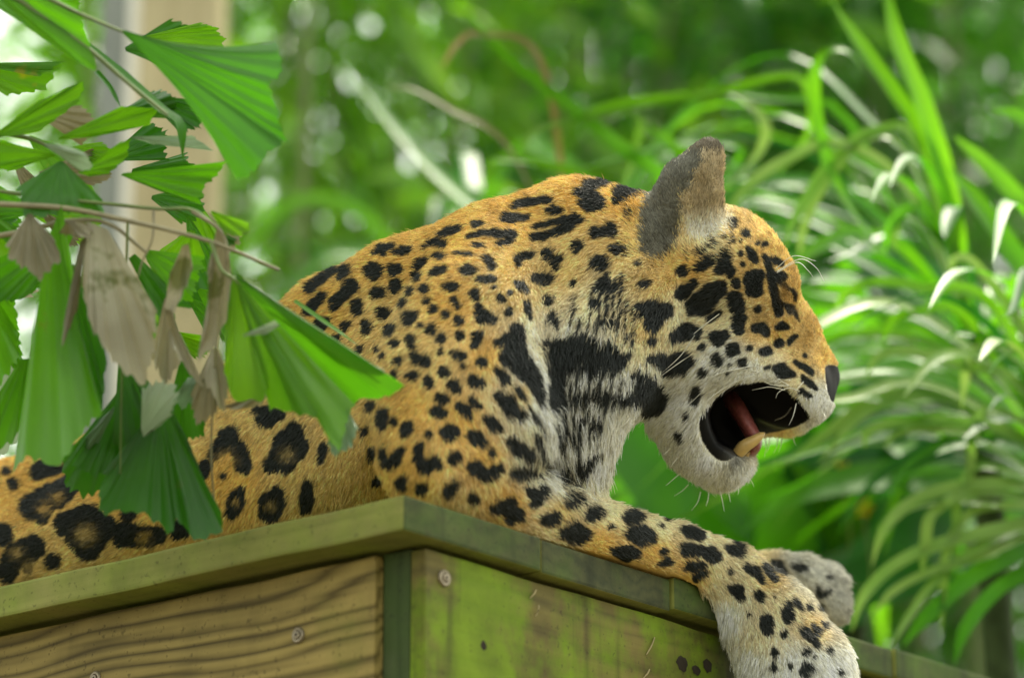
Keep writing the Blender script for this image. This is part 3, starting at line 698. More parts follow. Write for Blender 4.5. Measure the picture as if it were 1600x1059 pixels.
SPOTS += zoomspots(0, 580, 2.5, """770,140,30;745,170,45;710,190,35|890,260,50;860,300,40;840,320,40|890,260,40;940,330,40;950,380,38|800,370,35;785,410,30|870,410,20|1000,150,30;1040,180,55;1090,170,30|1150,240,45;1130,300,80;1100,350,65;1060,370,40|940,470,25;920,510,45;900,560,35|1080,480,35;1060,520,60;1050,560,50|1260,300,25;1250,360,20|1200,450,28;1195,500,40;1190,540,30|320,425,30;280,440,50;210,490,60;130,530,65;160,570,40|50,440,30|20,390,25|150,390,45;250,340,60;330,330,40|250,600,55;330,570,60;400,610,60;340,690,60;270,660,30|130,690,55;60,720,60;20,790,50|110,770,30|200,745,40|0,640,55|480,640,60;560,650,50;620,640,40|500,560,40|700,620,50|780,580,40|640,480,50;600,520,40|560,420,45|-100,520,60;-60,420,50|-160,650,70;-90,760,50|-220,480,60|-300,600,70|-300,760,60""")

for k, ch in enumerate(SPOTS):
    if np.mean([c[0] for c in ch]) < 520 and np.mean([c[1] for c in ch]) > 600:
        SPOTS[k] = [(c[0], c[1], max(2.5, c[2]-3.5)) for c in ch]
CENTRES = zoomspots(0, 580, 2.5, "220,495,22|170,540,24|330,640,36|110,770,26|740,190,20|880,350,34|1115,330,26|1055,530,18|915,520,14|60,710,22|560,655,24|250,350,22|-80,470,30|-140,660,34|-290,620,40|600,515,18")
SPOTS += [[(x0, y0, r0), (0.5*(x0+x1)+1.5, 0.5*(y0+y1), r0*1.2), (x1, y1, 0.8)] for x0, y0, x1, y1, r0 in (
    (1215, 440, 1238, 452, 2.4), (1238, 452, 1243, 470, 1.6), (1220, 474, 1240, 480, 2.0), (1236, 480, 1248, 500, 1.8),
    (948, 425, 944, 520, 2.0), (957, 450, 955, 510, 1.6), (969, 430, 966, 525, 1.8), (937, 440, 932, 520, 1.4), (978, 470, 974, 520, 1.5), (924, 455, 918, 515, 1.5), (990, 500, 985, 560, 1.6),
    (896, 470, 888, 520, 1.5), (905, 500, 899, 530, 1.4), (862, 580, 872, 640, 1.8), (850, 545, 862, 600, 1.5), (884, 655, 880, 720, 2.4), (895, 650, 899, 700, 2.0), (906, 665, 904, 720, 2.4), (917, 650, 921, 700, 2.0), (927, 660, 925, 690, 1.8),
    (889, 590, 886, 640, 1.6), (902, 580, 899, 616, 1.4), (918, 585, 921, 612, 1.4), (935, 588, 937, 615, 1.5), (952, 590, 955, 612, 1.4), (968, 592, 971, 620, 1.5),
    (828, 640, 858, 690, 2.2), (812, 560, 845, 640, 1.8), (838, 700, 862, 735, 2.2), (846, 722, 866, 748, 1.8), (905, 725, 902, 760, 3.0), (921, 722, 917, 745, 3.2), (888, 735, 884, 762, 2.6))]
# colour of the coat between the spots: px, py, weight radius, class
O_, T_, C_, W_ = (0.80, 0.51, 0.135), (0.77, 0.56, 0.22), (0.85, 0.73, 0.44), (0.88, 0.87, 0.76)
G_ = (0.50, 0.50, 0.44)
F_ = (0.77, 0.54, 0.20)
COAT = [(500, 480, O_), (600, 400, O_), (700, 370, O_), (800, 320, O_), (900, 300, O_), (980, 300, O_), (600, 500, T_), (700, 480, O_), (680, 560, T_),
        (760, 560, O_), (800, 450, T_), (880, 420, T_), (930, 480, C_), (960, 380, T_), (640, 640, O_), (720, 660, O_), (760, 720, O_), (640, 740, O_), (820, 620, T_),
        (850, 560, C_), (862, 620, W_), (870, 680, W_), (875, 730, W_), (900, 720, W_), (920, 640, W_), (930, 750, W_), (960, 600, W_), (980, 560, C_), (900, 600, W_), (850, 740, C_),
        (800, 790, O_), (880, 800, T_), (900, 775, C_), (960, 795, C_), (1040, 822, C_), (940, 850, O_), (1020, 860, O_), (1080, 900, O_), (1110, 850, C_), (1160, 880, C_),
        (1140, 920, C_), (1130, 980, W_), (1180, 1000, C_), (1170, 1050, W_), (1230, 950, C_), (1280, 980, T_), (1260, 1040, W_), (1310, 1040, W_), (1210, 900, T_),
        (1260, 895, G_), (1310, 940, G_), (1290, 900, G_), (1305, 965, G_), (1240, 880, G_), (835, 570, W_), (846, 600, W_), (855, 650, W_), (838, 690, C_), (862, 700, W_), (870, 755, W_), (1275, 640, W_), (1290, 635, W_), (1205, 590, W_), (1250, 600, C_), (900, 690, W_), (915, 560, W_),
        (1020, 440, T_), (1080, 420, O_), (1140, 360, F_), (1190, 400, F_), (1160, 440, F_), (1210, 450, F_), (1100, 480, C_), (1060, 500, C_), (1010, 520, T_),
        (1130, 500, C_), (1180, 520, F_), (1220, 520, F_), (1260, 530, F_), (1290, 560, F_), (1250, 570, F_), (1200, 570, C_), (1140, 560, W_), (1110, 580, W_), (1180, 585, W_),
        (1060, 560, C_), (1060, 620, W_), (1040, 650, W_), (1080, 700, W_), (1110, 745, W_), (1140, 750, W_), (1060, 690, W_), (1280, 620, W_), (1260, 660, W_), (1230, 680, T_),
        (1100, 340, C_), (1120, 370, C_),
        (300, 660, T_), (420, 640, T_), (350, 750, O_), (470, 740, T_), (200, 760, O_), (60, 760, O_), (100, 860, T_), (-100, 750, O_), (540, 640, T_), (-300, 800, O_)]

# body volumes: chains of (px, py, depth, radius in px), blend in px
BODY = [
    # spine, neck and flank
    ([(1010, 405, 3.61, 100), (900, 400, 3.58, 117), (785, 433, 3.58, 115), (640, 485, 3.60, 110), (530, 530, 3.63, 100), (450, 615, 3.67, 92), (310, 735, 3.74, 112), (100, 835, 3.82, 130), (-120, 870, 3.9, 125), (-300, 900, 3.96, 100)], 20),
    ([(640, 600, 3.55, 120), (500, 690, 3.61, 105), (340, 770, 3.68, 100)], 50),
    # belly and hind leg along the edge
    ([(620, 700, 3.50, 95), (480, 770, 3.58, 85), (330, 810, 3.66, 90)], 40),
    ([(330, 760, 3.66, 95), (170, 830, 3.70, 92), (20, 880, 3.75, 80)], 40),
    # far shoulder and ribcage
    ([(840, 480, 3.70, 110), (780, 620, 3.68, 130), (640, 660, 3.66, 120)], 45),
    # near shoulder blade, upper arm, elbow
    ([(770, 440, 3.50, 82), (735, 520, 3.45, 105), (700, 610, 3.40, 108), (672, 700, 3.345, 86)], 55),
    ([(760, 590, 3.43, 95), (780, 660, 3.40, 80), (740, 730, 3.36, 70)], 50),
    # neck front and chest
    ([(940, 490, 3.545, 125), (895, 570, 3.50, 108), (880, 680, 3.49, 68), (885, 780, 3.50, 60)], 50),
    ([(985, 540, 3.60, 100), (960, 570, 3.58, 92)], 30),
    # forearm, wrist, hanging paw
    ([(680, 728, 3.335, 80), (820, 797, 3.415, 62), (950, 842, 3.50, 53), (1060, 870, 3.585, 50), (1140, 905, 3.625, 54)], 16),
    ([(1140, 905, 3.625, 54), (1205, 975, 3.60, 72), (1248, 1050, 3.575, 84), (1262, 1115, 3.55, 84)], 14),
    # far foreleg and far paw
    ([(880, 810, 3.70, 55), (960, 880, 3.76, 40), (1080, 910, 3.80, 32), (1210, 897, 3.83, 34), (1255, 908, 3.84, 40)], 10),
    ([(1255, 905, 3.84, 36), (1298, 925, 3.84, 36)], 8), ([(1255, 915, 3.82, 30), (1302, 948, 3.82, 28)], 6), ([(1250, 900, 3.87, 30), (1290, 905, 3.88, 27)], 6),
    # skull
    ([(1070, 440, 3.63, 112), (1115, 440, 3.635, 119)], 24),
    ([(1120, 430, 3.58, 80), (1170, 450, 3.60, 70)], 24),
    # cheek, jaw, chin
    ([(1060, 545, 3.585, 84), (1120, 540, 3.60, 88)], 22),
    ([(1062, 628, 3.60, 62), (1095, 685, 3.625, 56), (1125, 716, 3.65, 50)], 16),
    ([(1062, 628, 3.70, 50), (1110, 685, 3.70, 45), (1135, 716, 3.68, 45)], 14),
    ([(1105, 620, 3.715, 62), (1165, 640, 3.715, 38)], 14),
    # bridge and muzzle
    ([(1160, 470, 3.64, 84), (1215, 530, 3.665, 62), (1258, 575, 3.685, 46)], 22),
    ([(1175, 580, 3.635, 72), (1225, 606, 3.65, 68), (1250, 612, 3.67, 54)], 18),
    ([(1235, 600, 3.70, 70), (1250, 614, 3.71, 54)], 18),
    ([(1262, 578, 3.69, 40), (1278, 588, 3.70, 34)], 10),
    # brow
    ([(1180, 400, 3.60, 40), (1212, 440, 3.61, 34)], 14),
    # far ear
    ([(1040, 350, 3.76, 40), (1055, 300, 3.78, 24)], 10),
    # near ear
    ([(1040, 352, 3.575, 46), (1078, 292, 3.572, 45), (1100, 252, 3.57, 27), (1108, 238, 3.57, 21)], 10),
    ([(1090, 360, 3.585, 46), (1098, 305, 3.58, 28), (1110, 245, 3.575, 17)], 8),
    # far upper lip, seen through the open mouth
    ([(1186, 640, 3.728, 42), (1232, 636, 3.732, 42), (1258, 620, 3.73, 38)], 12),
]
EAR_CUT = [([(1108, 252, 3.538, 13), (1106, 290, 3.532, 26), (1102, 345, 3.53, 36)], 5)]
MOUTH = [(1112, 668), (1108, 645), (1118, 628), (1150, 604), (1190, 597), (1232, 612), (1256, 638), (1264, 654), (1250, 676), (1216, 690), (1200, 704), (1180, 712), (1160, 712), (1140, 700), (1122, 690)]

def smin(a, b, k):
    h = np.maximum(k-np.abs(a-b), 0)/k
    return np.minimum(a, b) - h*h*k*0.25
def round_cone(X, Y, Z, a, b, r1, r2):
    ba = b-a; l2 = ba@ba; rr = r1-r2; a2 = l2-rr*rr
    if a2 <= 1e-9 or l2 < 1e-10:
        c, r = (a, r1) if r1 > r2 else (b, r2)
        return np.sqrt((X-c[0])**2+(Y-c[1])**2+(Z-c[2])**2)-r
    il2 = 1.0/l2
    px, py, pz = X-a[0], Y-a[1], Z-a[2]
    y = px*ba[0]+py*ba[1]+pz*ba[2]
    z = y-l2
    x2 = (px*l2-ba[0]*y)**2+(py*l2-ba[1]*y)**2+(pz*l2-ba[2]*y)**2
    y2 = y*y*l2; z2 = z*z*l2
    k = np.sign(rr)*rr*rr*x2
    d1 = np.sqrt(x2+z2)*il2-r2
    d2 = np.sqrt(x2+y2)*il2-r1
    d3 = (np.sqrt(x2*a2*il2)+y*rr)*il2-r1
    return np.where(np.sign(z)*a2*z2 > k, d1, np.where(np.sign(y)*a2*y2 < k, d2, d3))

VOX = 0.0032
def jaguar_sdf():
    lo = np.array([-0.86, -0.47, 3.20]); hi = np.array([0.42, 0.26, 4.05])
    n = ((hi-lo)/VOX).astype(int)+1
    ax = [(lo[i]+VOX*np.arange(n[i])).astype(np.float32) for i in range(3)]
    D = np.full(n, 1.0, np.float32)
    def region(p, m):
        sl = []
        for i in range(3):
            a = int(np.clip((p[:, i].min()-m-lo[i])/VOX, 0, n[i])); b = int(np.clip((p[:, i].max()+m-lo[i])/VOX+1, 0, n[i]))
            sl.append(slice(a, b))
        return tuple(sl)
    def coords(sl):
        return ax[0][sl[0]][:, None, None], ax[1][sl[1]][None, :, None], ax[2][sl[2]][None, None, :]
    def chain(ch):
        return np.array([cam_space(x, y, d) for x, y, d, r in ch]), np.array([r*d/FPX for x, y, d, r in ch])
    for ch, k in BODY:
        P, R = chain(ch); k = max(k, 5)*0.00075
        for i in range(len(P)-1):
            sl = region(P[i:i+2], max(R[i:i+2])+0.03)
            X, Y, Z = coords(sl)
            d = round_cone(X, Y, Z, P[i], P[i+1], R[i], R[i+1])
            D[sl] = smin(D[sl], d.astype(np.float32), k)
    for ch, k in EAR_CUT:
        P, R = chain(ch)
        for i in range(len(P)-1):
            sl = region(P[i:i+2], max(R[i:i+2])+0.02)
            X, Y, Z = coords(sl)
            d = round_cone(X, Y, Z, P[i], P[i+1], R[i], R[i+1])
            D[sl] = -smin(-D[sl], d.astype(np.float32), 0.004)
    # mouth: opening between the jaws, cut from the near side to just short of the far lip
    poly = np.array(MOUTH, float)
    dm = 3.64
    sl = region(np.array([cam_space(x, y, dm) for x, y in MOUTH]), 0.09)
    X, Y, Z = coords(sl)
    PX = 800+FPX*X/Z+0*Y; PY = 529.5-FPX*Y/Z+0*X
    dist = np.full(PX.shape, 1e9, np.float32); inside = np.zeros(PX.shape, bool)
    for i in range(len(poly)):
        a = poly[i]; b = poly[(i+1) % len(poly)]; e = b-a
        wx, wy = PX-a[0], PY-a[1]
        t = np.clip((wx*e[0]+wy*e[1])/(e@e), 0, 1)
        dist = np.minimum(dist, (wx-e[0]*t)**2+(wy-e[1]*t)**2)
        c = ((a[1] <= PY) != (b[1] <= PY))
        with np.errstate(divide='ignore', invalid='ignore'):
            xi = a[0]+(PY-a[1])/(e[1] if abs(e[1]) > 1e-9 else 1e-9)*e[0]
        inside ^= c & (PX < xi)
    sd = np.where(inside, -1, 1)*np.sqrt(dist)*(dm/FPX)
    sd = np.maximum(sd, Z-3.676)
    D[sl] = -smin(-D[sl], sd.astype(np.float32), 0.012)
    # stand clear of the platform: cut away what would sink into the deck
    X, Y, Z = ax[0][:, None, None], ax[1][None, :, None], ax[2][None, None, :]
    wz = CAM[2] + Y*UP[2] + Z*FW[2]
    wx = X; wy = CAM[1] + Y*UP[1] + Z*FW[1]
    l = (wx-CORNER[0])*dL[0] + (wy-CORNER[1])*dL[1]
    r = (wx-CORNER[0])*dR[0] + (wy-CORNER[1])*dR[1]
    box = np.maximum(np.maximum(wz-ZT-0.003, -l-0.004), -r-0.004).astype(np.float32)
    D = np.maximum(D, -box)
    return D, lo

def surface_nets(D, lo):
    S = D < 0
    n = np.array(D.shape)
    c = np.zeros(tuple(n-1), np.uint8)
    for i in (0, 1):
        for j in (0, 1):
            for k in (0, 1):
                c += S[i:n[0]-1+i, j:n[1]-1+j, k:n[2]-1+k]
    cells = np.argwhere((c > 0) & (c < 8))
    idx = np.full(tuple(n-1), -1, np.int32)
    idx[tuple(cells.T)] = np.arange(len(cells))
    acc = np.zeros((len(cells), 3)); cnt = np.zeros(len(cells))
    corners = [(i, j, k) for i in (0, 1) for j in (0, 1) for k in (0, 1)]
    vals = {q: D[cells[:, 0]+q[0], cells[:, 1]+q[1], cells[:, 2]+q[2]] for q in corners}
    for a in corners:
        for ax in range(3):
            if a[ax] == 0:
                b = list(a); b[ax] = 1; b = tuple(b)
                va, vb = vals[a], vals[b]
                m = (va < 0) != (vb < 0)
                t = np.where(m, va/(va-vb+1e-20), 0)
                p = np.array(a, float)[None]+np.eye(3)[ax][None]*t[:, None]
                acc += p*m[:, None]; cnt += m
    V = lo + VOX*(cells+acc/cnt[:, None])
    Q = []
    for ax in range(3):
        o1, o2 = [(1, 2), (2, 0), (0, 1)][ax]
        sa = [slice(1, n[i]-1) for i in range(3)]; sb = list(sa)
        sa[ax] = slice(0, n[ax]-1); sb[ax] = slice(1, n[ax])
        A, B = S[tuple(sa)], S[tuple(sb)]
        for flip, m in ((False, A & ~B), (True, ~A & B)):
            e = np.argwhere(m)
            if not len(e): continue
            e = e.copy()
            for i in range(3):
                if i != ax: e[:, i] += 1
            def cell(d1, d2):
                q = e.copy(); q[:, o1] -= d1; q[:, o2] -= d2
                return idx[tuple(q.T)]
            f = np.stack([cell(1, 1), cell(0, 1), cell(0, 0), cell(1, 0)], -1)
            Q.append(f[:, ::-1] if flip else f)
    Q = np.vstack(Q)
    Q = Q[(Q >= 0).all(1)][:, ::-1]          # camera space is left-handed here
    return V, Q

def spot_field(x, y):
    """signed distance in px to the nearest dark spot (negative inside)"""
    out = np.full(len(x), 60.0, np.float32)
    for ch in SPOTS:
        c = np.array(ch); m = c[:, 2].max()+14
        ii = np.nonzero((x > c[:, 0].min()-m) & (x < c[:, 0].max()+m) & (y > c[:, 1].min()-m) & (y < c[:, 1].max()+m))[0]
        if not len(ii): continue
        xx, yy = x[ii], y[ii]
        d = np.full(len(ii), 60.0)
        if len(c) == 1:
            d = np.hypot(xx-c[0, 0], yy-c[0, 1])-c[0, 2]
        for a, b in zip(c[:-1], c[1:]):
            e = b[:2]-a[:2]; l2 = e@e+1e-9
            t = np.clip(((xx-a[0])*e[0]+(yy-a[1])*e[1])/l2, 0, 1)
            d = np.minimum(d, np.hypot(xx-a[0]-e[0]*t, yy-a[1]-e[1]*t)-(a[2]+(b[2]-a[2])*t))
        out[ii] = np.minimum(out[ii], d)
    return out
def sm(x, a, b):
    t = np.clip((x-a)/(b-a), 0, 1); return t*t*(3-2*t)
def in_poly(x, y, poly):
    ins = np.zeros(len(x), bool)
    for (x0, y0), (x1, y1) in zip(poly, poly[1:]+poly[:1]):
        if y0 == y1: continue
        c = (y0 <= y) != (y1 <= y)
        ins ^= c & (x < x0+(y-y0)/(y1-y0)*(x1-x0))
    return ins
def wob(x, y, s, seed):
    r = np.random.default_rng(seed); v = 0
    for k in range(5):
        a = r.uniform(0, 6.28); f = r.uniform(0.6, 1.6)/s
        v = v + np.sin((x*math.cos(a)+y*math.sin(a))*f*6.28+r.uniform(0, 6.28))
    return v/2.2
EAR_BACK = [(1000, 392), (997, 340), (1004, 306), (1020, 270), (1049, 245), (1080, 222), (1096, 205), (1098, 240), (1087, 268), (1076, 290), (1062, 305), (1064, 330), (1058, 366), (1043, 394), (1018, 400)]
EAR_IN = [(1097, 228), (1135, 222), (1140, 300), (1136, 322), (1144, 342), (1118, 366), (1076, 366), (1066, 330), (1064, 305), (1078, 290), (1088, 268), (1097, 240)]
LIP = [(1098, 690), (1092, 662), (1098, 640), (1122, 616), (1150, 598), (1170, 596), (1200, 596), (1232, 608), (1256, 634), (1266, 650), (1250, 664), (1222, 673), (1196, 678), (1165, 690), (1160, 708), (1146, 716), (1118, 716)]
NOSE = [(1290, 572), (1312, 574), (1330, 600), (1310, 628), (1296, 622), (1291, 600)]
def smooth_poly(P, n=10):
    P = np.array(P, float); out = []
    for i in range(len(P)):
        a, b_, c, e = P[i-1], P[i], P[(i+1) % len(P)], P[(i+2) % len(P)]
        for u in np.arange(n)/n:
            q = 0.5*(2*b_+(c-a)*u+(2*a-5*b_+4*c-e)*u*u+(3*b_-a-3*c+e)*u**3)
            out.append((q[0], q[1]))
    return out
LIP[-1:] = [(1150, 712), (1134, 720), (1116, 714)]
LIP, NOSE, EAR_BACK, EAR_IN = [smooth_poly(q, 5) for q in (LIP, NOSE, EAR_BACK, EAR_IN)]
def coat(x, y, d):
    """base colour of the fur at photo pixel x, y (depth d): markings of the animal itself"""
    n = len(x)
    num = np.zeros((n, 3)); den = np.zeros(n)
    for cx, cy, c in COAT:
        w = 1.0/((x-cx)**2+(y-cy)**2+250.0)**1.7
        num += w[:, None]*np.array(c)[None]; den += w
    col = num/den[:, None]
    col = col*(1+0.10*wob(x, y, 60, 3)+0.06*wob(x, y, 17, 4))[:, None]
    s = spot_field(x+1.3*wob(x, y, 28, 5), y+1.3*wob(x, y, 28, 6))
    f = 1-sm(s, -0.7, 3.0)
    # the large rosettes of flank and haunch carry a dull brown centre
    for ch in CENTRES:
        for cx, cy, cr in ch:
            f = f*(1-0.5*np.exp(-(((x-cx+3*wob(x, y, 14, 41))**2*0.8+(y-cy+3*wob(x, y, 14, 42))**2)/cr**2)**1.2))
    black = np.array([0.021, 0.025, 0.022])
    col = col*(1-f[:, None])+black*f[:, None]
    ex, ey = x+2.2*wob(x, y, 13, 43), y+2.2*wob(x, y, 13, 44)
    ear = in_poly(ex, ey, EAR_BACK) & (d < 3.62)
    col[ear] = np.array([0.19, 0.185, 0.145])*(1+0.10*wob(x[ear], y[ear], 30, 8))[:, None]
    ei = in_poly(ex, ey, EAR_IN) & (d < 3.62)
    col[ei] = np.array([0.55, 0.46, 0.30])*(1+0.07*wob(x[ei], y[ei], 25, 9))[:, None]
    lowf = sm(y[ei], 315, 352)[:, None]
    col[ei] = col[ei]*(1-lowf)+np.array([0.86, 0.80, 0.64])*lowf
    rim = (y < 232) & (d < 3.62) & (x > 1080)
    col[rim] = (0.20, 0.17, 0.12)
    eye = np.exp(-((x-1225)**2/7.0**2+(y-456)**2/13.0**2))
    col = col*(1-0.8*eye[:, None])+np.array([0.30, 0.17, 0.035])*0.8*eye[:, None]
    lid = np.exp(-((x-1237)**2/9.0**2+(y-486)**2/7.0**2))
    col = col*(1-0.6*lid[:, None])+np.array([0.16, 0.14, 0.10])*0.6*lid[:, None]
    lip = in_poly(x, y, LIP)
    col[lip] = (0.010, 0.010, 0.010)
    ns = in_poly(x, y, NOSE)
    col[ns] = (0.011, 0.010, 0.010)
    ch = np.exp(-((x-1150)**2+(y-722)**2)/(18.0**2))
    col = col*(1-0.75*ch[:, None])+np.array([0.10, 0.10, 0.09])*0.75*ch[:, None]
    return np.clip(col, 0.004, 0.9), f, lip | ns, ei

# lie of the fur: px, py, direction in px, length in metres
LIE = [(500, 480, -1, .35, 9), (640, 420, -1, .2, 9), (800, 360, -1, .25, 9), (950, 300, -1, .15, 10), (620, 560, -.7, .7, 9), (720, 560, -.4, .9, 9), (800, 500, -.5, .8, 10),
       (650, 700, -.3, .9, 9), (740, 700, .3, .9, 9), (830, 600, .35, .9, 11), (860, 680, .3, 1, 16), (880, 740, .3, 1, 17), (920, 600, -.2, 1, 18), (940, 500, -.3, 1, 15), (900, 430, -.6, .8, 11),
       (930, 700, -.1, 1, 17), (840, 790, .9, .45, 8), (950, 830, 1, .3, 8), (1050, 850, 1, .35, 8), (1140, 910, .7, .8, 9), (1120, 960, .2, 1, 14), (1200, 980, .5, 1, 9), (1280, 960, .6, 1, 9), (1250, 1050, .3, 1, 11), (1170, 1040, .2, 1, 14),
       (1300, 930, .8, .5, 10), (1080, 470, -1, .5, 8), (1140, 370, -1, -.1, 7), (1190, 420, -.8, -.2, 6), (1220, 500, -.8, -.5, 5), (1270, 560, -.9, -.3, 4), (1200, 570, -1, .3, 5), (1120, 560, -1, .5, 9), (1040, 560, -1, .7, 13), (1060, 640, -.8, .8, 11),
       (1100, 730, -.4, 1, 10), (1150, 745, .1, 1, 8), (1240, 660, .2, 1, 6), (1000, 480, -1, .6, 12), (1060, 330, -.3, -.9, 6), (1110, 260, 0, -1, 6), (1100, 350, .3, -.9, 12),
       (300, 680, -.6, .8, 9), (450, 700, -.5, .9, 9), (100, 800, -.9, .4, 9), (-200, 850, -1, .2, 9)]
def lie(x, y):
    num = np.zeros((len(x), 3)); den = np.zeros(len(x))
    for cx, cy, u, v, L in LIE:
        w = 1.0/((x-cx)**2+(y-cy)**2+400.0)**1.5
        h = math.hypot(u, v)
        num += w[:, None]*np.array([u/h, -v/h, L])[None]; den += w
    num /= den[:, None]
    return num[:, 0], num[:, 1], num[:, 2]*0.001

def fur_material(name, skin):
    t = NT(name)
    at = t.add('ShaderNodeAttribute', attribute_name='coat')
    col = at.outputs['Color']
    t.link(col, t.b.inputs['Base Color'])
    if skin:
        wt = t.add('ShaderNodeAttribute', attribute_name='wet')
        t.link(t.ramp(wt.outputs['Fac'], [(0, (0.75,)*3), (1, (0.28,)*3)]), t.b.inputs['Roughness'])
        t.bump(t.noise(420, 3), 0.25, 0.0006)
    else: t.b.inputs['Roughness'].default_value = 0.5
    t.b.inputs['Specular IOR Level'].default_value = 0.06 if skin else 0.35
    return t.m

def jaguar(nhair=420000):
    base = on_box(0.25, 0.30, 0.003)
    t = thing('jaguar', 'spotted jaguar lying on the wooden platform, mouth open, foreleg over the edge', 'jaguar', base)
    D, lo = jaguar_sdf()
    V, Q = surface_nets(D, lo)
    # relax the voxel steps a little
    for it in range(3):
        acc = np.zeros_like(V); cnt = np.zeros(len(V))
        for i in range(4):
            a, b = Q[:, i], Q[:, (i+1) % 4]
            for k in range(3):
                acc[:, k] += np.bincount(a, V[b, k], len(V)) + np.bincount(b, V[a, k], len(V))
            cnt += np.bincount(a, minlength=len(V)) + np.bincount(b, minlength=len(V))
        V = V*0.5+0.5*acc/np.maximum(cnt, 1)[:, None]
    # one linear refinement so that markings stay crisp
    E4 = np.sort(np.stack([Q, np.roll(Q, -1, 1)], -1).reshape(-1, 2), 1)
    key = E4[:, 0].astype(np.int64)*len(V)+E4[:, 1]
    uk, inv = np.unique(key, return_inverse=True)
    em = 0.5*(V[uk//len(V)]+V[uk % len(V)]); ei4 = (len(V)+inv).reshape(-1, 4)
    fm = V[Q].mean(1); fi = len(V)+len(uk)+np.arange(len(Q))
    V = np.vstack([V, em, fm])
    Q = np.vstack([np.stack([Q[:, i], ei4[:, i], fi, ei4[:, i-1]], -1) for i in range(4)])
    WV = to_world(V)
    me = mesh_np('body', WV, Q, fur_material('jaguar coat', True))
    px, py, dd = to_px(WV)
    col, f, wet, ei = coat(px, py, dd)
    ca = me.color_attributes.new('coat', 'FLOAT_COLOR', 'POINT')
    ca.data.foreach_set('color', np.hstack([col, np.ones((len(col), 1))]).astype(np.float32).ravel())
    set_attr(me, 'wet', wet*np.where(px > 1285, 0.1, 0.8))
    body = part('body', me, t)
    # fur
    r = np.random.default_rng(5)
    tri = np.vstack([Q[:, [0, 1, 2]], Q[:, [0, 2, 3]]])
    A, B, C = WV[tri[:, 0]], WV[tri[:, 1]], WV[tri[:, 2]]
    nn = np.cross(B-A, C-A); area = np.linalg.norm(nn, axis=1); N = nn/(area[:, None]+1e-15)
    cen = (A+B+C)/3
    view = CAM-cen; view /= np.linalg.norm(view, axis=1)[:, None]
    nv = (N*view).sum(1)
    cx, cy, cd = to_px(cen)
    wgt = area*np.where(nv > -0.15, 1.0, 0.12)*np.where((cx > -60) & (cy < 1130), 1, 0.25)
    wgt *= np.where(cen[:, 2] < ZT+0.004, np.where(cx > 1090, 1, 0.0), 1)
    wgt *= 1+0.8*(cx > 980)
    pick = r.choice(len(tri), nhair, p=wgt/wgt.sum())
    u = r.random(nhair); v = r.random(nhair); sw = u+v > 1; u[sw] = 1-u[sw]; v[sw] = 1-v[sw]
    root = A[pick]+(B-A)[pick]*u[:, None]+(C-A)[pick]*v[:, None]
    nrm = N[pick]
    x, y, d = to_px(root)
    lx, ly, L = lie(x, y)
    jit = r.normal(0, 1, nhair)
    wet = coat(x, y, d)[2]
    keep = ~wet
    dirw = lx[:, None]*RT+ly[:, None]*UP
    dirw = dirw-(dirw*nrm).sum(1)[:, None]*nrm
    dirw /= np.linalg.norm(dirw, axis=1)[:, None]+1e-9
    cl = np.stack([wob(x, y, 34, 11), wob(x, y, 34, 12), wob(x, y, 34, 13)], -1)*0.12
    dirw = dirw+r.normal(0, 0.20, (nhair, 3))+cl
    L = L*0.74*r.uniform(0.7, 1.5, nhair)
    lift = r.uniform(0.22, 0.5, nhair)
    p1 = root+L[:, None]*0.45*(dirw+nrm*lift[:, None]*1.3)/1.2
    p2 = root+L[:, None]*1.0*(dirw+nrm*lift[:, None]*0.7)/1.15
    p2[:, 2] -= L*0.06
    # markings belong to the visible surface of the coat, so colour is taken where the strand comes to lie;
    # strands hang together: neighbours across the lie share their offset, most in the long fur of the throat
    xm, ym, dm = to_px(0.4*p1+0.6*p2)
    pc = x*ly+y*lx; al = x*lx-y*ly
    amp = 1.5*(L/0.009)**1.8*np.where((x > 840) & (x < 1010) & (y > 400), 2.2, 1.0)
    sh = (0.5*jit+0.9*wob(pc, al*0.15, 9, 31))*amp
    loose = np.where((x > 970) & (x < 1150) & (y < 410), 4.0, 0.4)      # soft change of colour round the ear
    colr, f, w2, ei = coat(xm+lx*sh+r.normal(0, 1, nhair)*loose, ym-ly*sh+r.normal(0, 1, nhair)*loose, d)
    w3 = w2 & keep
    colr[w3] = coat(x[w3], y[w3], d[w3])[0]
    tint = (r.normal(1.0, 0.22, nhair)+0.10*wob(x, y, 12, 21)+0.08*wob(x*2.2, y, 9, 22)).clip(0.45, 1.7)
    colr = np.clip(colr*tint[:, None]*1.05, 0.003, 0.9)
    P = np.stack([root-nrm*0.0006, p1, p2], 1)[keep]
    colr = colr[keep]; n = len(P)
    hc = bpy.data.hair_curves.new('fur')
    hc.add_curves([3]*n)
    hc.attributes['position'].data.foreach_set('vector', P.astype(np.float32).ravel())
    ra = hc.attributes.get('radius') or hc.attributes.new('radius', 'FLOAT', 'POINT')
    ra.data.foreach_set('value', np.tile(np.array([0.00040, 0.00034, 0.00008], np.float32), n))
    cc = hc.attributes.new('coat', 'FLOAT_COLOR', 'CURVE')
    cc.data.foreach_set('color', np.hstack([colr, np.ones((n, 1))]).astype(np.float32).ravel())
    hc.materials.append(fur_material('jaguar fur', False))
    part('fur', hc, body)
    # tongue, teeth
    tm = plain('tongue', (0.30, 0.085, 0.075), 0.3, 0.5, 0.3, 220, 0.8)
    P = [cam_space(*q) for q in ((1138, 612, 3.665), (1152, 636, 3.645), (1166, 660, 3.638), (1180, 688, 3.636), (1176, 704, 3.640), (1166, 715, 3.645))]
    tg = tube(to_world(np.array(P)), [0.011, 0.0105, 0.0095, 0.0085, 0.0075, 0.002], 28, 16, tm, 'tongue')
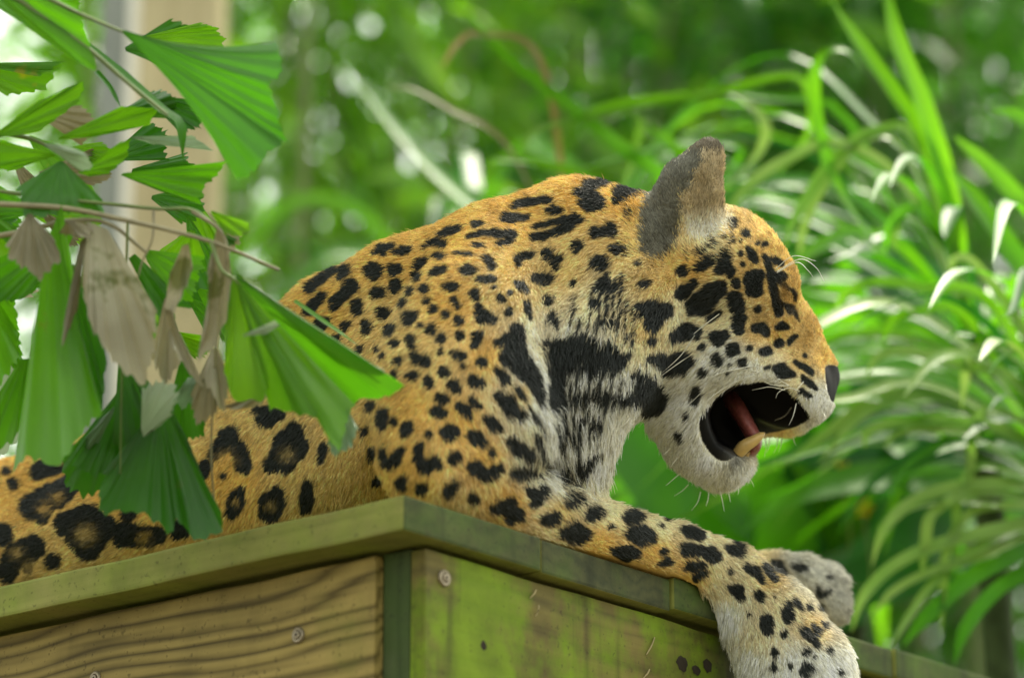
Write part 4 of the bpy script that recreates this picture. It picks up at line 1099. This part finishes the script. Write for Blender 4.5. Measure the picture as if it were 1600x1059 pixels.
    for v_ in tg.vertices:                       # broad across the jaw, hollowed along the middle
        dp = (np.array(v_.co)-CAM)@FW-3.640
        v_.co = Vector(np.array(v_.co)+FW*(dp*1.5+0.014))
    part('tongue', tg, t)
    th = plain('tooth', (0.56, 0.38, 0.13), 0.3, 0.5, 0.25, 60)
    P = [cam_space(*q) for q in ((1154, 707, 3.622), (1163, 697, 3.618), (1178, 688, 3.617), (1189, 680, 3.619), (1195, 676, 3.622))]
    part('canine_tooth', tube(to_world(np.array(P)), [0.0074, 0.0080, 0.0064, 0.0042, 0.0008], 20, 12, th, 'canine_tooth'), t)
    P = [cam_space(*q) for q in ((1158, 706, 3.69), (1170, 698, 3.69), (1182, 688, 3.69), (1193, 679, 3.69))]
    part('canine_tooth', tube(to_world(np.array(P)), [0.008, 0.008, 0.006, 0.0010], 12, 10, th, 'canine_tooth'), t)
    for k in range(4):
        dz = 3.637+0.012*k
        P = [cam_space(*q) for q in ((1160, 716, dz), (1167, 710, dz), (1172, 706, dz))]
        part('incisor_tooth', tube(to_world(np.array(P)), [0.0032, 0.003, 0.001], 8, 8, th, 'incisor_tooth'), t)
    # whiskers
    wm = plain('whisker', (0.80, 0.78, 0.66), 0.35, 0.5, 0.05, 10)
    def z2(x, y): return 960+x/3.115, 460+y/3.115
    WH = [[(690, 375), (600, 370), (500, 400), (400, 500), (285, 608)], [(680, 395), (580, 430), (470, 500), (400, 560), (330, 632)], [(650, 365), (560, 370), (470, 400), (410, 420)],
          [(850, 445), (780, 405), (700, 385), (600, 385), (455, 430)], [(900, 470), (850, 455), (800, 475), (785, 505)], [(830, 465), (760, 450), (720, 455), (670, 465)],
          [(845, 445), (770, 440), (720, 420)], [(920, 425), (880, 470)], [(860, 550), (830, 590), (780, 612)], [(885, 530), (870, 590), (850, 635)],
          [(390, 200), (320, 300), (210, 400), (130, 472)], [(370, 295), (290, 350), (210, 410), (135, 470)], [(510, 95), (400, 180), (240, 330), (125, 430)],
          [(640, 640), (560, 400), (500, 385)][:0] or [(660, 350), (590, 365), (510, 385), (455, 430)],
          [(75, 600), (50, 630), (15, 655)], [(130, 600), (110, 625), (80, 650)],
          [(735, 705), (738, 745), (730, 790)], [(795, 700), (790, 740), (775, 770)], [(870, 690), (875, 715), (885, 735)], [(755, 705), (750, 745), (740, 770)], [(815, 700), (810, 735), (800, 765)],
          [(320, 870), (285, 900), (250, 930)], [(360, 925), (330, 955), (290, 980)], [(420, 960), (405, 1010), (375, 1050)], [(515, 960), (525, 1000), (535, 1055)], [(555, 960), (560, 985), (565, 1010)], [(600, 930), (605, 955), (600, 975)],
          [(310, 790), (290, 815), (275, 840)], [(460, 962), (455, 1000), (445, 1030)], [(270, 750), (250, 770), (235, 780)], [(640, 880), (665, 905), (680, 935)], [(1010, 570), (1025, 590), (1030, 610)]]
    BR = [[(1214, 424), (1250, 405), (1275, 418), (1288, 440)], [(1214, 426), (1245, 410), (1262, 422), (1270, 432)], [(1212, 420), (1240, 400), (1275, 408)]]
    for k, w in enumerate(WH + BR):
        pts = [z2(*q) for q in w] if k < len(WH) else w
        # start on the skin: depth from the nearest body surface seen at that pixel
        d0 = skin_depth(pts[0], px, py, dd)
        q = [cam_space(p[0], p[1], d0-0.004-0.016*math.sin(i/(len(pts)-1)*1.6)) for i, p in enumerate(pts)]
        m = len(q); rad = [0.00062*(1-0.75*i/(m-1)) for i in range(m)]
        part('whisker', tube(to_world(np.array(q)), rad, 20, 5, wm, 'whisker'), t)
    return t
def skin_depth(p, px, py, dd):
    m = np.hypot(px-p[0], py-p[1])
    near = m < 8
    return dd[near].min()+0.004 if near.any() else dd[np.argmin(m)]
jaguar()

# ------------------------------------------------------------------ fishtail palm hanging in from the left
def palm():
    d0 = 3.26
    c = W(-420, 500, 3.5)
    t = thing('fishtail_palm', 'fishtail palm with ragged green and withered leaflets hanging before the jaguar', 'palm', (c[0], c[1], 0))
    top = W(-430, -200, 3.5)
    part('trunk', tube([(c[0], c[1], 0), (c[0]-0.01, c[1], 1.5), tuple(top)], [0.045, 0.04, 0.028], 20, 10, M['culm'], 'trunk'), t)
    def stalk(pts, rad, mat='stalk'):
        w = [W(p[0], p[1], p[2]-0.10) for p in pts]
        part('frond_stalk', tube(w, np.linspace(rad, rad*0.45, len(w)), 36, 6, M[mat], 'frond_stalk'), t)
    stalk([(-428, -40, 3.5), (-200, -70, 3.40), (0, -12, 3.36), (60, 22, 3.35), (130, 70, 3.34), (200, 130, 3.34), (262, 180, 3.34)], 0.0042)
    stalk([(-430, -120, 3.5), (-150, -110, 3.40), (60, -10, 3.34), (120, 20, 3.33), (192, 50, 3.32)], 0.0036)
    stalk([(-420, 250, 3.5), (-200, 190, 3.45), (0, 208, 3.42), (70, 226, 3.41), (128, 268, 3.40)], 0.0036)
    stalk([(-420, 420, 3.5), (-150, 330, 3.40), (60, 322, 3.36), (200, 345, 3.34), (330, 378, 3.33), (436, 422, 3.33)], 0.0040, 'stalk_dry')
    stalk([(-420, 390, 3.5), (-150, 295, 3.42), (100, 312, 3.38), (240, 326, 3.36), (300, 328, 3.35), (352, 362, 3.35), (384, 364, 3.35)], 0.0026)
    stalk([(-420, 560, 3.5), (-150, 400, 3.45), (20, 365, 3.40), (110, 345, 3.36), (170, 350, 3.35), (230, 395, 3.35)], 0.0040, 'stalk_dry')
    stalk([(300, 330, 3.35), (348, 366, 3.34), (352, 430, 3.34), (338, 540, 3.35), (330, 700, 3.37), (336, 800, 3.39)], 0.0022, 'stalk_dry')
    stalk([(240, 326, 3.36), (238, 372, 3.35), (222, 410, 3.35), (214, 440, 3.35)], 0.0016, 'stalk_dry')
    stalk([(200, 345, 3.34), (196, 470, 3.35), (190, 600, 3.36), (188, 740, 3.37)], 0.0018)
    stalk([(330, 378, 3.33), (345, 420, 3.32), (366, 436, 3.32), (430, 478, 3.31), (520, 536, 3.31), (600, 580, 3.31)], 0.0024)
    LF = [
        # big dark leaflet against the post
        ('palm_dark', (192, 50), [(432, 66), (440, 98), (436, 118), (418, 134), (432, 165), (446, 222), (425, 232), (398, 268), (372, 282)], -0.04, dict(bulge=-0.05, npleat=9, jag=5, seed=1, concave=16)),
        ('palm', (-60, -60), [(118, 8), (136, 55), (152, 112), (118, 98), (40, 40), (-10, 10)], 0.0, dict(bulge=-0.03, npleat=5, jag=3, seed=2)),
        ('palm_lime', (-10, 214), [(60, 158), (132, 126), (124, 158), (62, 206)], 0.05, dict(bulge=0.02, npleat=4, jag=3, seed=4)),
        ('palm_lime', (92, 216), [(190, 166), (248, 170), (232, 196), (150, 214)], 0.04, dict(bulge=0.02, npleat=4, jag=3, seed=5)),
        ('palm_lime', (124, 268), [(188, 222), (204, 218), (196, 250), (168, 272), (140, 276)], 0.04, dict(bulge=0.02, npleat=4, jag=3, seed=6)),
        ('palm', (190, 272), [(356, 252), (338, 275), (322, 290), (312, 320), (262, 304)], 0.06, dict(bulge=0.02, npleat=5, jag=4, seed=7)),
        ('palm_lime', (86, 242), [(-20, 214), (-30, 262), (20, 268), (44, 258)], 0.05, dict(bulge=0.02, npleat=4, jag=3, seed=8)),
        ('palm_dark', (96, 252), [(160, 312), (162, 338), (110, 330), (40, 345), (28, 292)], 0.03, dict(bulge=-0.02, npleat=5, jag=4, seed=9)),
        ('palm_pale', (70, 226), [(128, 268), (146, 262), (134, 240), (108, 228)], 0.0, dict(bulge=-0.02, npleat=3, jag=2, seed=10)),
        ('palm_pale', (206, 214), [(300, 212), (334, 236), (300, 232), (240, 226)], 0.08, dict(bulge=0.01, npleat=3, jag=2, seed=11)),
        ('palm', (60, 330), [(-30, 270), (-40, 330), (0, 345)], 0.05, dict(bulge=0.02, npleat=4, jag=3, seed=12)),
        ('palm', (120, 350), [(-40, 420), (-40, 470), (30, 470), (80, 440)], 0.08, dict(bulge=0.02, npleat=5, jag=4, seed=13)),
        # withered ones round the broken frond
        ('palm_dry', (46, 334), [(8, 384), (14, 402), (42, 420), (62, 438), (96, 404), (84, 372)], -0.02, dict(bulge=-0.03, npleat=4, jag=4, seed=14)),
        ('palm_dry', (152, 352), [(246, 486), (242, 520), (240, 548), (222, 606), (206, 588), (176, 566), (138, 500), (128, 440)], -0.03, dict(bulge=-0.05, npleat=6, jag=6, seed=15, wb=34)),
        ('palm_dry', (130, 372), [(122, 480), (96, 545), (100, 500)], -0.03, dict(bulge=-0.02, npleat=2, jag=4, seed=16, wb=14)),
        ('palm_dry', (108, 345), [(150, 350), (140, 372), (90, 366)], -0.03, dict(bulge=-0.02, npleat=3, jag=3, seed=17)),
        ('palm_dry', (290, 382), [(302, 420), (272, 490), (258, 480), (264, 430)], -0.02, dict(bulge=-0.02, npleat=3, jag=4, seed=18, wb=10)),
        ('palm_dry', (262, 486), [(300, 560), (322, 610), (300, 590), (268, 540)], -0.01, dict(bulge=-0.02, npleat=3, jag=4, seed=19, wb=10)),
        ('palm_dry', (345, 360), [(362, 430), (354, 500), (332, 548), (308, 560), (326, 500), (324, 420)], -0.02, dict(bulge=-0.03, npleat=4, jag=5, seed=20, wb=14)),
        ('palm_dry', (336, 545), [(360, 600), (348, 644), (330, 610), (312, 590)], 0.0, dict(bulge=-0.02, npleat=3, jag=5, seed=21, wb=10)),
        ('palm_pale', (300, 590), [(286, 600), (272, 620), (282, 640), (312, 622), (326, 604)], 0.04, dict(bulge=0.0, npleat=3, jag=4, seed=22, wb=12)),
        ('palm_dry', (420, 612), [(406, 634), (370, 640), (344, 636)], 0.01, dict(bulge=-0.02, npleat=3, jag=3, seed=23, wb=8)),
        # long green one hanging on the left, lower dark and pale ones
        ('palm', (84, 352), [(20, 738), (42, 712), (88, 730), (112, 700), (134, 668), (160, 642), (140, 590), (112, 545), (122, 470)], -0.01, dict(bulge=-0.05, npleat=8, jag=5, seed=24, wb=70)),
        ('palm_dark', (110, 420), [(112, 550), (160, 640), (166, 560), (150, 470)], 0.03, dict(bulge=0.0, npleat=4, jag=4, seed=25, wb=20)),
        ('palm_dark', (252, 640), [(160, 740), (154, 802), (186, 796), (222, 800), (268, 838), (276, 806), (300, 842), (350, 832), (344, 796), (326, 766), (300, 700)], 0.03, dict(bulge=-0.05, npleat=9, jag=6, seed=26, wb=30)),
        ('palm_dark', (190, 560), [(176, 690), (200, 720), (240, 690), (236, 600)], 0.05, dict(bulge=0.0, npleat=4, jag=4, seed=27, wb=20)),
        ('palm_pale', (222, 676), [(222, 606), (246, 596), (274, 602), (276, 622), (266, 650), (240, 672)], 0.0, dict(bulge=-0.03, npleat=6, jag=6, seed=28, wb=14)),
        ('palm_pale', (178, 640), [(150, 700), (120, 720), (128, 690), (160, 652)], 0.05, dict(bulge=0.0, npleat=3, jag=4, seed=29, wb=10)),
        ('palm_pale', (-60, 480), [(16, 548), (42, 590), (34, 680), (-10, 730), (-60, 700)], 0.30, dict(bulge=0.02, npleat=6, jag=5, seed=30, wb=30)),
        ('palm', (-40, 420), [(24, 470), (30, 560), (0, 600), (-40, 560)], 0.10, dict(bulge=0.02, npleat=5, jag=5, seed=31, wb=20)),
        ('palm_dark', (206, 400), [(258, 440), (280, 520), (250, 500), (230, 460)], 0.08, dict(bulge=0.0, npleat=3, jag=4, seed=32, wb=12)),
        ('palm', (230, 395), [(320, 400), (300, 470), (262, 470)], 0.10, dict(bulge=0.0, npleat=3, jag=4, seed=33, wb=12)),
        ('palm_dark', (206, 590), [(124, 688), (112, 726), (150, 744), (200, 724), (236, 684)], 0.06, dict(bulge=-0.02, npleat=5, jag=5, seed=51, wb=12)),
        ('palm_dark', (172, 640), [(96, 716), (104, 762), (140, 776), (176, 756), (196, 700)], 0.08, dict(bulge=0.02, npleat=5, jag=5, seed=52, wb=12)),
        ('palm_dry', (330, 556), [(298, 616), (306, 664), (338, 646), (356, 600)], 0.03, dict(bulge=-0.02, npleat=4, jag=5, seed=53, wb=10)),
        ('palm_dry', (262, 466), [(236, 556), (258, 604), (286, 560)], 0.03, dict(bulge=-0.02, npleat=3, jag=5, seed=54, wb=10)),
        ('palm_dark', (286, 560), [(262, 640), (286, 690), (318, 680), (322, 620)], 0.08, dict(bulge=0.0, npleat=4, jag=5, seed=55, wb=10)),
        ('palm', (40, 560), [(-20, 640), (-10, 700), (20, 690), (44, 640)], 0.08, dict(bulge=0.0, npleat=4, jag=5, seed=56, wb=14)),
        ('palm_pale', (540, 640), [(512, 690), (520, 712), (548, 700), (560, 668)], -0.02, dict(bulge=-0.01, npleat=3, jag=3, seed=57, wb=6)),  # pale glass reflection beside the elbow, put in as a leaflet
        # bright fan over the flank
        ('palm_lime', (366, 436), [(352, 520), (350, 580), (364, 626), (388, 624), (412, 626), (424, 590), (432, 545)], -0.02, dict(bulge=-0.02, npleat=4, jag=3, seed=34, wb=10)),
        ('palm_lime', (368, 434), [(432, 560), (420, 638), (452, 642), (476, 652), (500, 650), (516, 690), (530, 704), (540, 660), (556, 628)], -0.02, dict(bulge=-0.05, npleat=6, jag=5, seed=35, wb=8)),
        ('palm', (368, 432), [(552, 630), (566, 622), (600, 622), (634, 604), (600, 580), (540, 540)], -0.05, dict(bulge=-0.02, npleat=3, jag=3, seed=36, wb=8)),
        ('palm_pale', (380, 524), [(430, 500), (440, 506), (416, 522)], -0.06, dict(bulge=0.0, npleat=2, jag=1, seed=37, wb=3)),
        ('palm_lime', (330, 330), [(388, 348), (390, 362), (372, 370), (350, 366)], -0.02, dict(bulge=0.0, npleat=2, jag=2, seed=38, wb=4)),
        # more leaflets behind, towards the trunk
        ('palm_lime', (-60, 100), [(60, 120), (100, 96), (70, 140), (10, 150)], 0.20, dict(bulge=0.02, npleat=4, jag=4, seed=39, wb=8)),
        ('palm_lime', (-60, 300), [(20, 392), (60, 380), (70, 410), (20, 440)], 0.22, dict(bulge=0.02, npleat=4, jag=4, seed=40, wb=8)),
        ('palm', (-20, 470), [(30, 520), (40, 600), (10, 560)], 0.15, dict(bulge=0.0, npleat=4, jag=4, seed=41, wb=12)),
        ('palm_lime', (300, 360), [(250, 390), (240, 420), (280, 430), (320, 400)], 0.18, dict(bulge=0.0, npleat=4, jag=4, seed=42, wb=8)),
    ]
    rr = random.Random(12)
    for k in range(34):
        bx, by = rr.uniform(-120, 270), rr.uniform(-30, 520)
        if k >= 20: bx, by = rr.uniform(150, 330), rr.uniform(180, 470)
        a = math.radians(rr.uniform(-25, 75)); L = rr.uniform(70, 135); sp = math.radians(rr.uniform(16, 30))
        edge = []
        for u in np.linspace(-1, 1, 6):
            q = L*(1-0.25*abs(u)*rr.uniform(0.4, 1.3)); edge.append((bx+q*math.cos(a+u*sp), by+q*math.sin(a+u*sp)))
        LF.append((rr.choice(['palm_lime', 'palm', 'palm_lime', 'palm_dark', 'palm_dry'] if k < 20 else ['palm_lime', 'palm', 'palm_dark', 'palm_dry', 'palm']), (bx, by), edge, rr.uniform(0.25, 0.55), dict(bulge=rr.uniform(-0.03, 0.03), npleat=4, jag=4, seed=100+k, wb=6)))
    for mk, base, edge, off, kw in LF:
        part('leaflet', fan_mesh('leaflet', base, edge, d0+off, M[mk], **{**kw, 'jag': kw['jag']*1.4}), t)
    # unseen fronds added overhead, aimed to cast shade on the jaguar's haunch
    r = random.Random(4)
    hub = np.array([top[0], top[1], top[2]+0.62])
    for fr in range(6):
        a = math.radians(36+fr*3.6); Lf = 1.72*r.uniform(0.8, 1.1)
        h = np.array([math.sin(a), math.cos(a), 0])
        pts = [hub+h*Lf*u+np.array([0, 0, 0.65*u-0.45*u*u]) for u in (0, 0.25, 0.5, 0.75, 1.0)]
        part('frond_stalk', tube(pts, [0.012, 0.009, 0.007, 0.005, 0.002], 20, 6, M['stalk'], 'frond_stalk'), t)
        C = catmull(pts, 24)
        for k in range(5, 24):
            for s in (-1, 1):
                sd = np.array([h[1], -h[0], 0])*s
                dr = sd*0.8+h*0.6+np.array([0, 0, -0.25+r.uniform(-0.2, 0.2)]); dr /= np.linalg.norm(dr)
                Ll = r.uniform(0.20, 0.32)
                w = np.array([[*(C[k]+dr*Ll*u+np.array([0, 0, -0.10*u*u])), 0.13*wd] for u, wd in ((0, 0.15), (0.35, 0.5), (0.7, 1.0), (1.0, 1.0))])
                part('leaflet', ribbon('leaflet', w, M['palm'], 10, 0.2*s, 0.15, 0.1, 0.0, 0.5), t)
    # narrow folded leaflet running on from the first stalk
    part('leaflet', strap_mesh('leaflet', [(128, 66, 3.34, 14), (190, 118, 3.33, 22), (250, 172, 3.33, 26), (280, 196, 3.33, 22), (286, 252, 3.34, 6)], M['palm_dark'], 24, 0.5, 0.3, 0.7), t)
    part('leaflet', strap_mesh('leaflet', [(150, 112, 3.34, 10), (172, 138, 3.34, 10), (188, 168, 3.34, 4)], M['palm_dark'], 14, 0.3, 0.3, 0.7), t)
    part('leaflet', strap_mesh('leaflet', [(460, 470, 3.33, 8), (510, 505, 3.32, 10), (560, 540, 3.32, 6)], M['palm'], 14, 0.3, 0.2, 0.7), t)
palm()
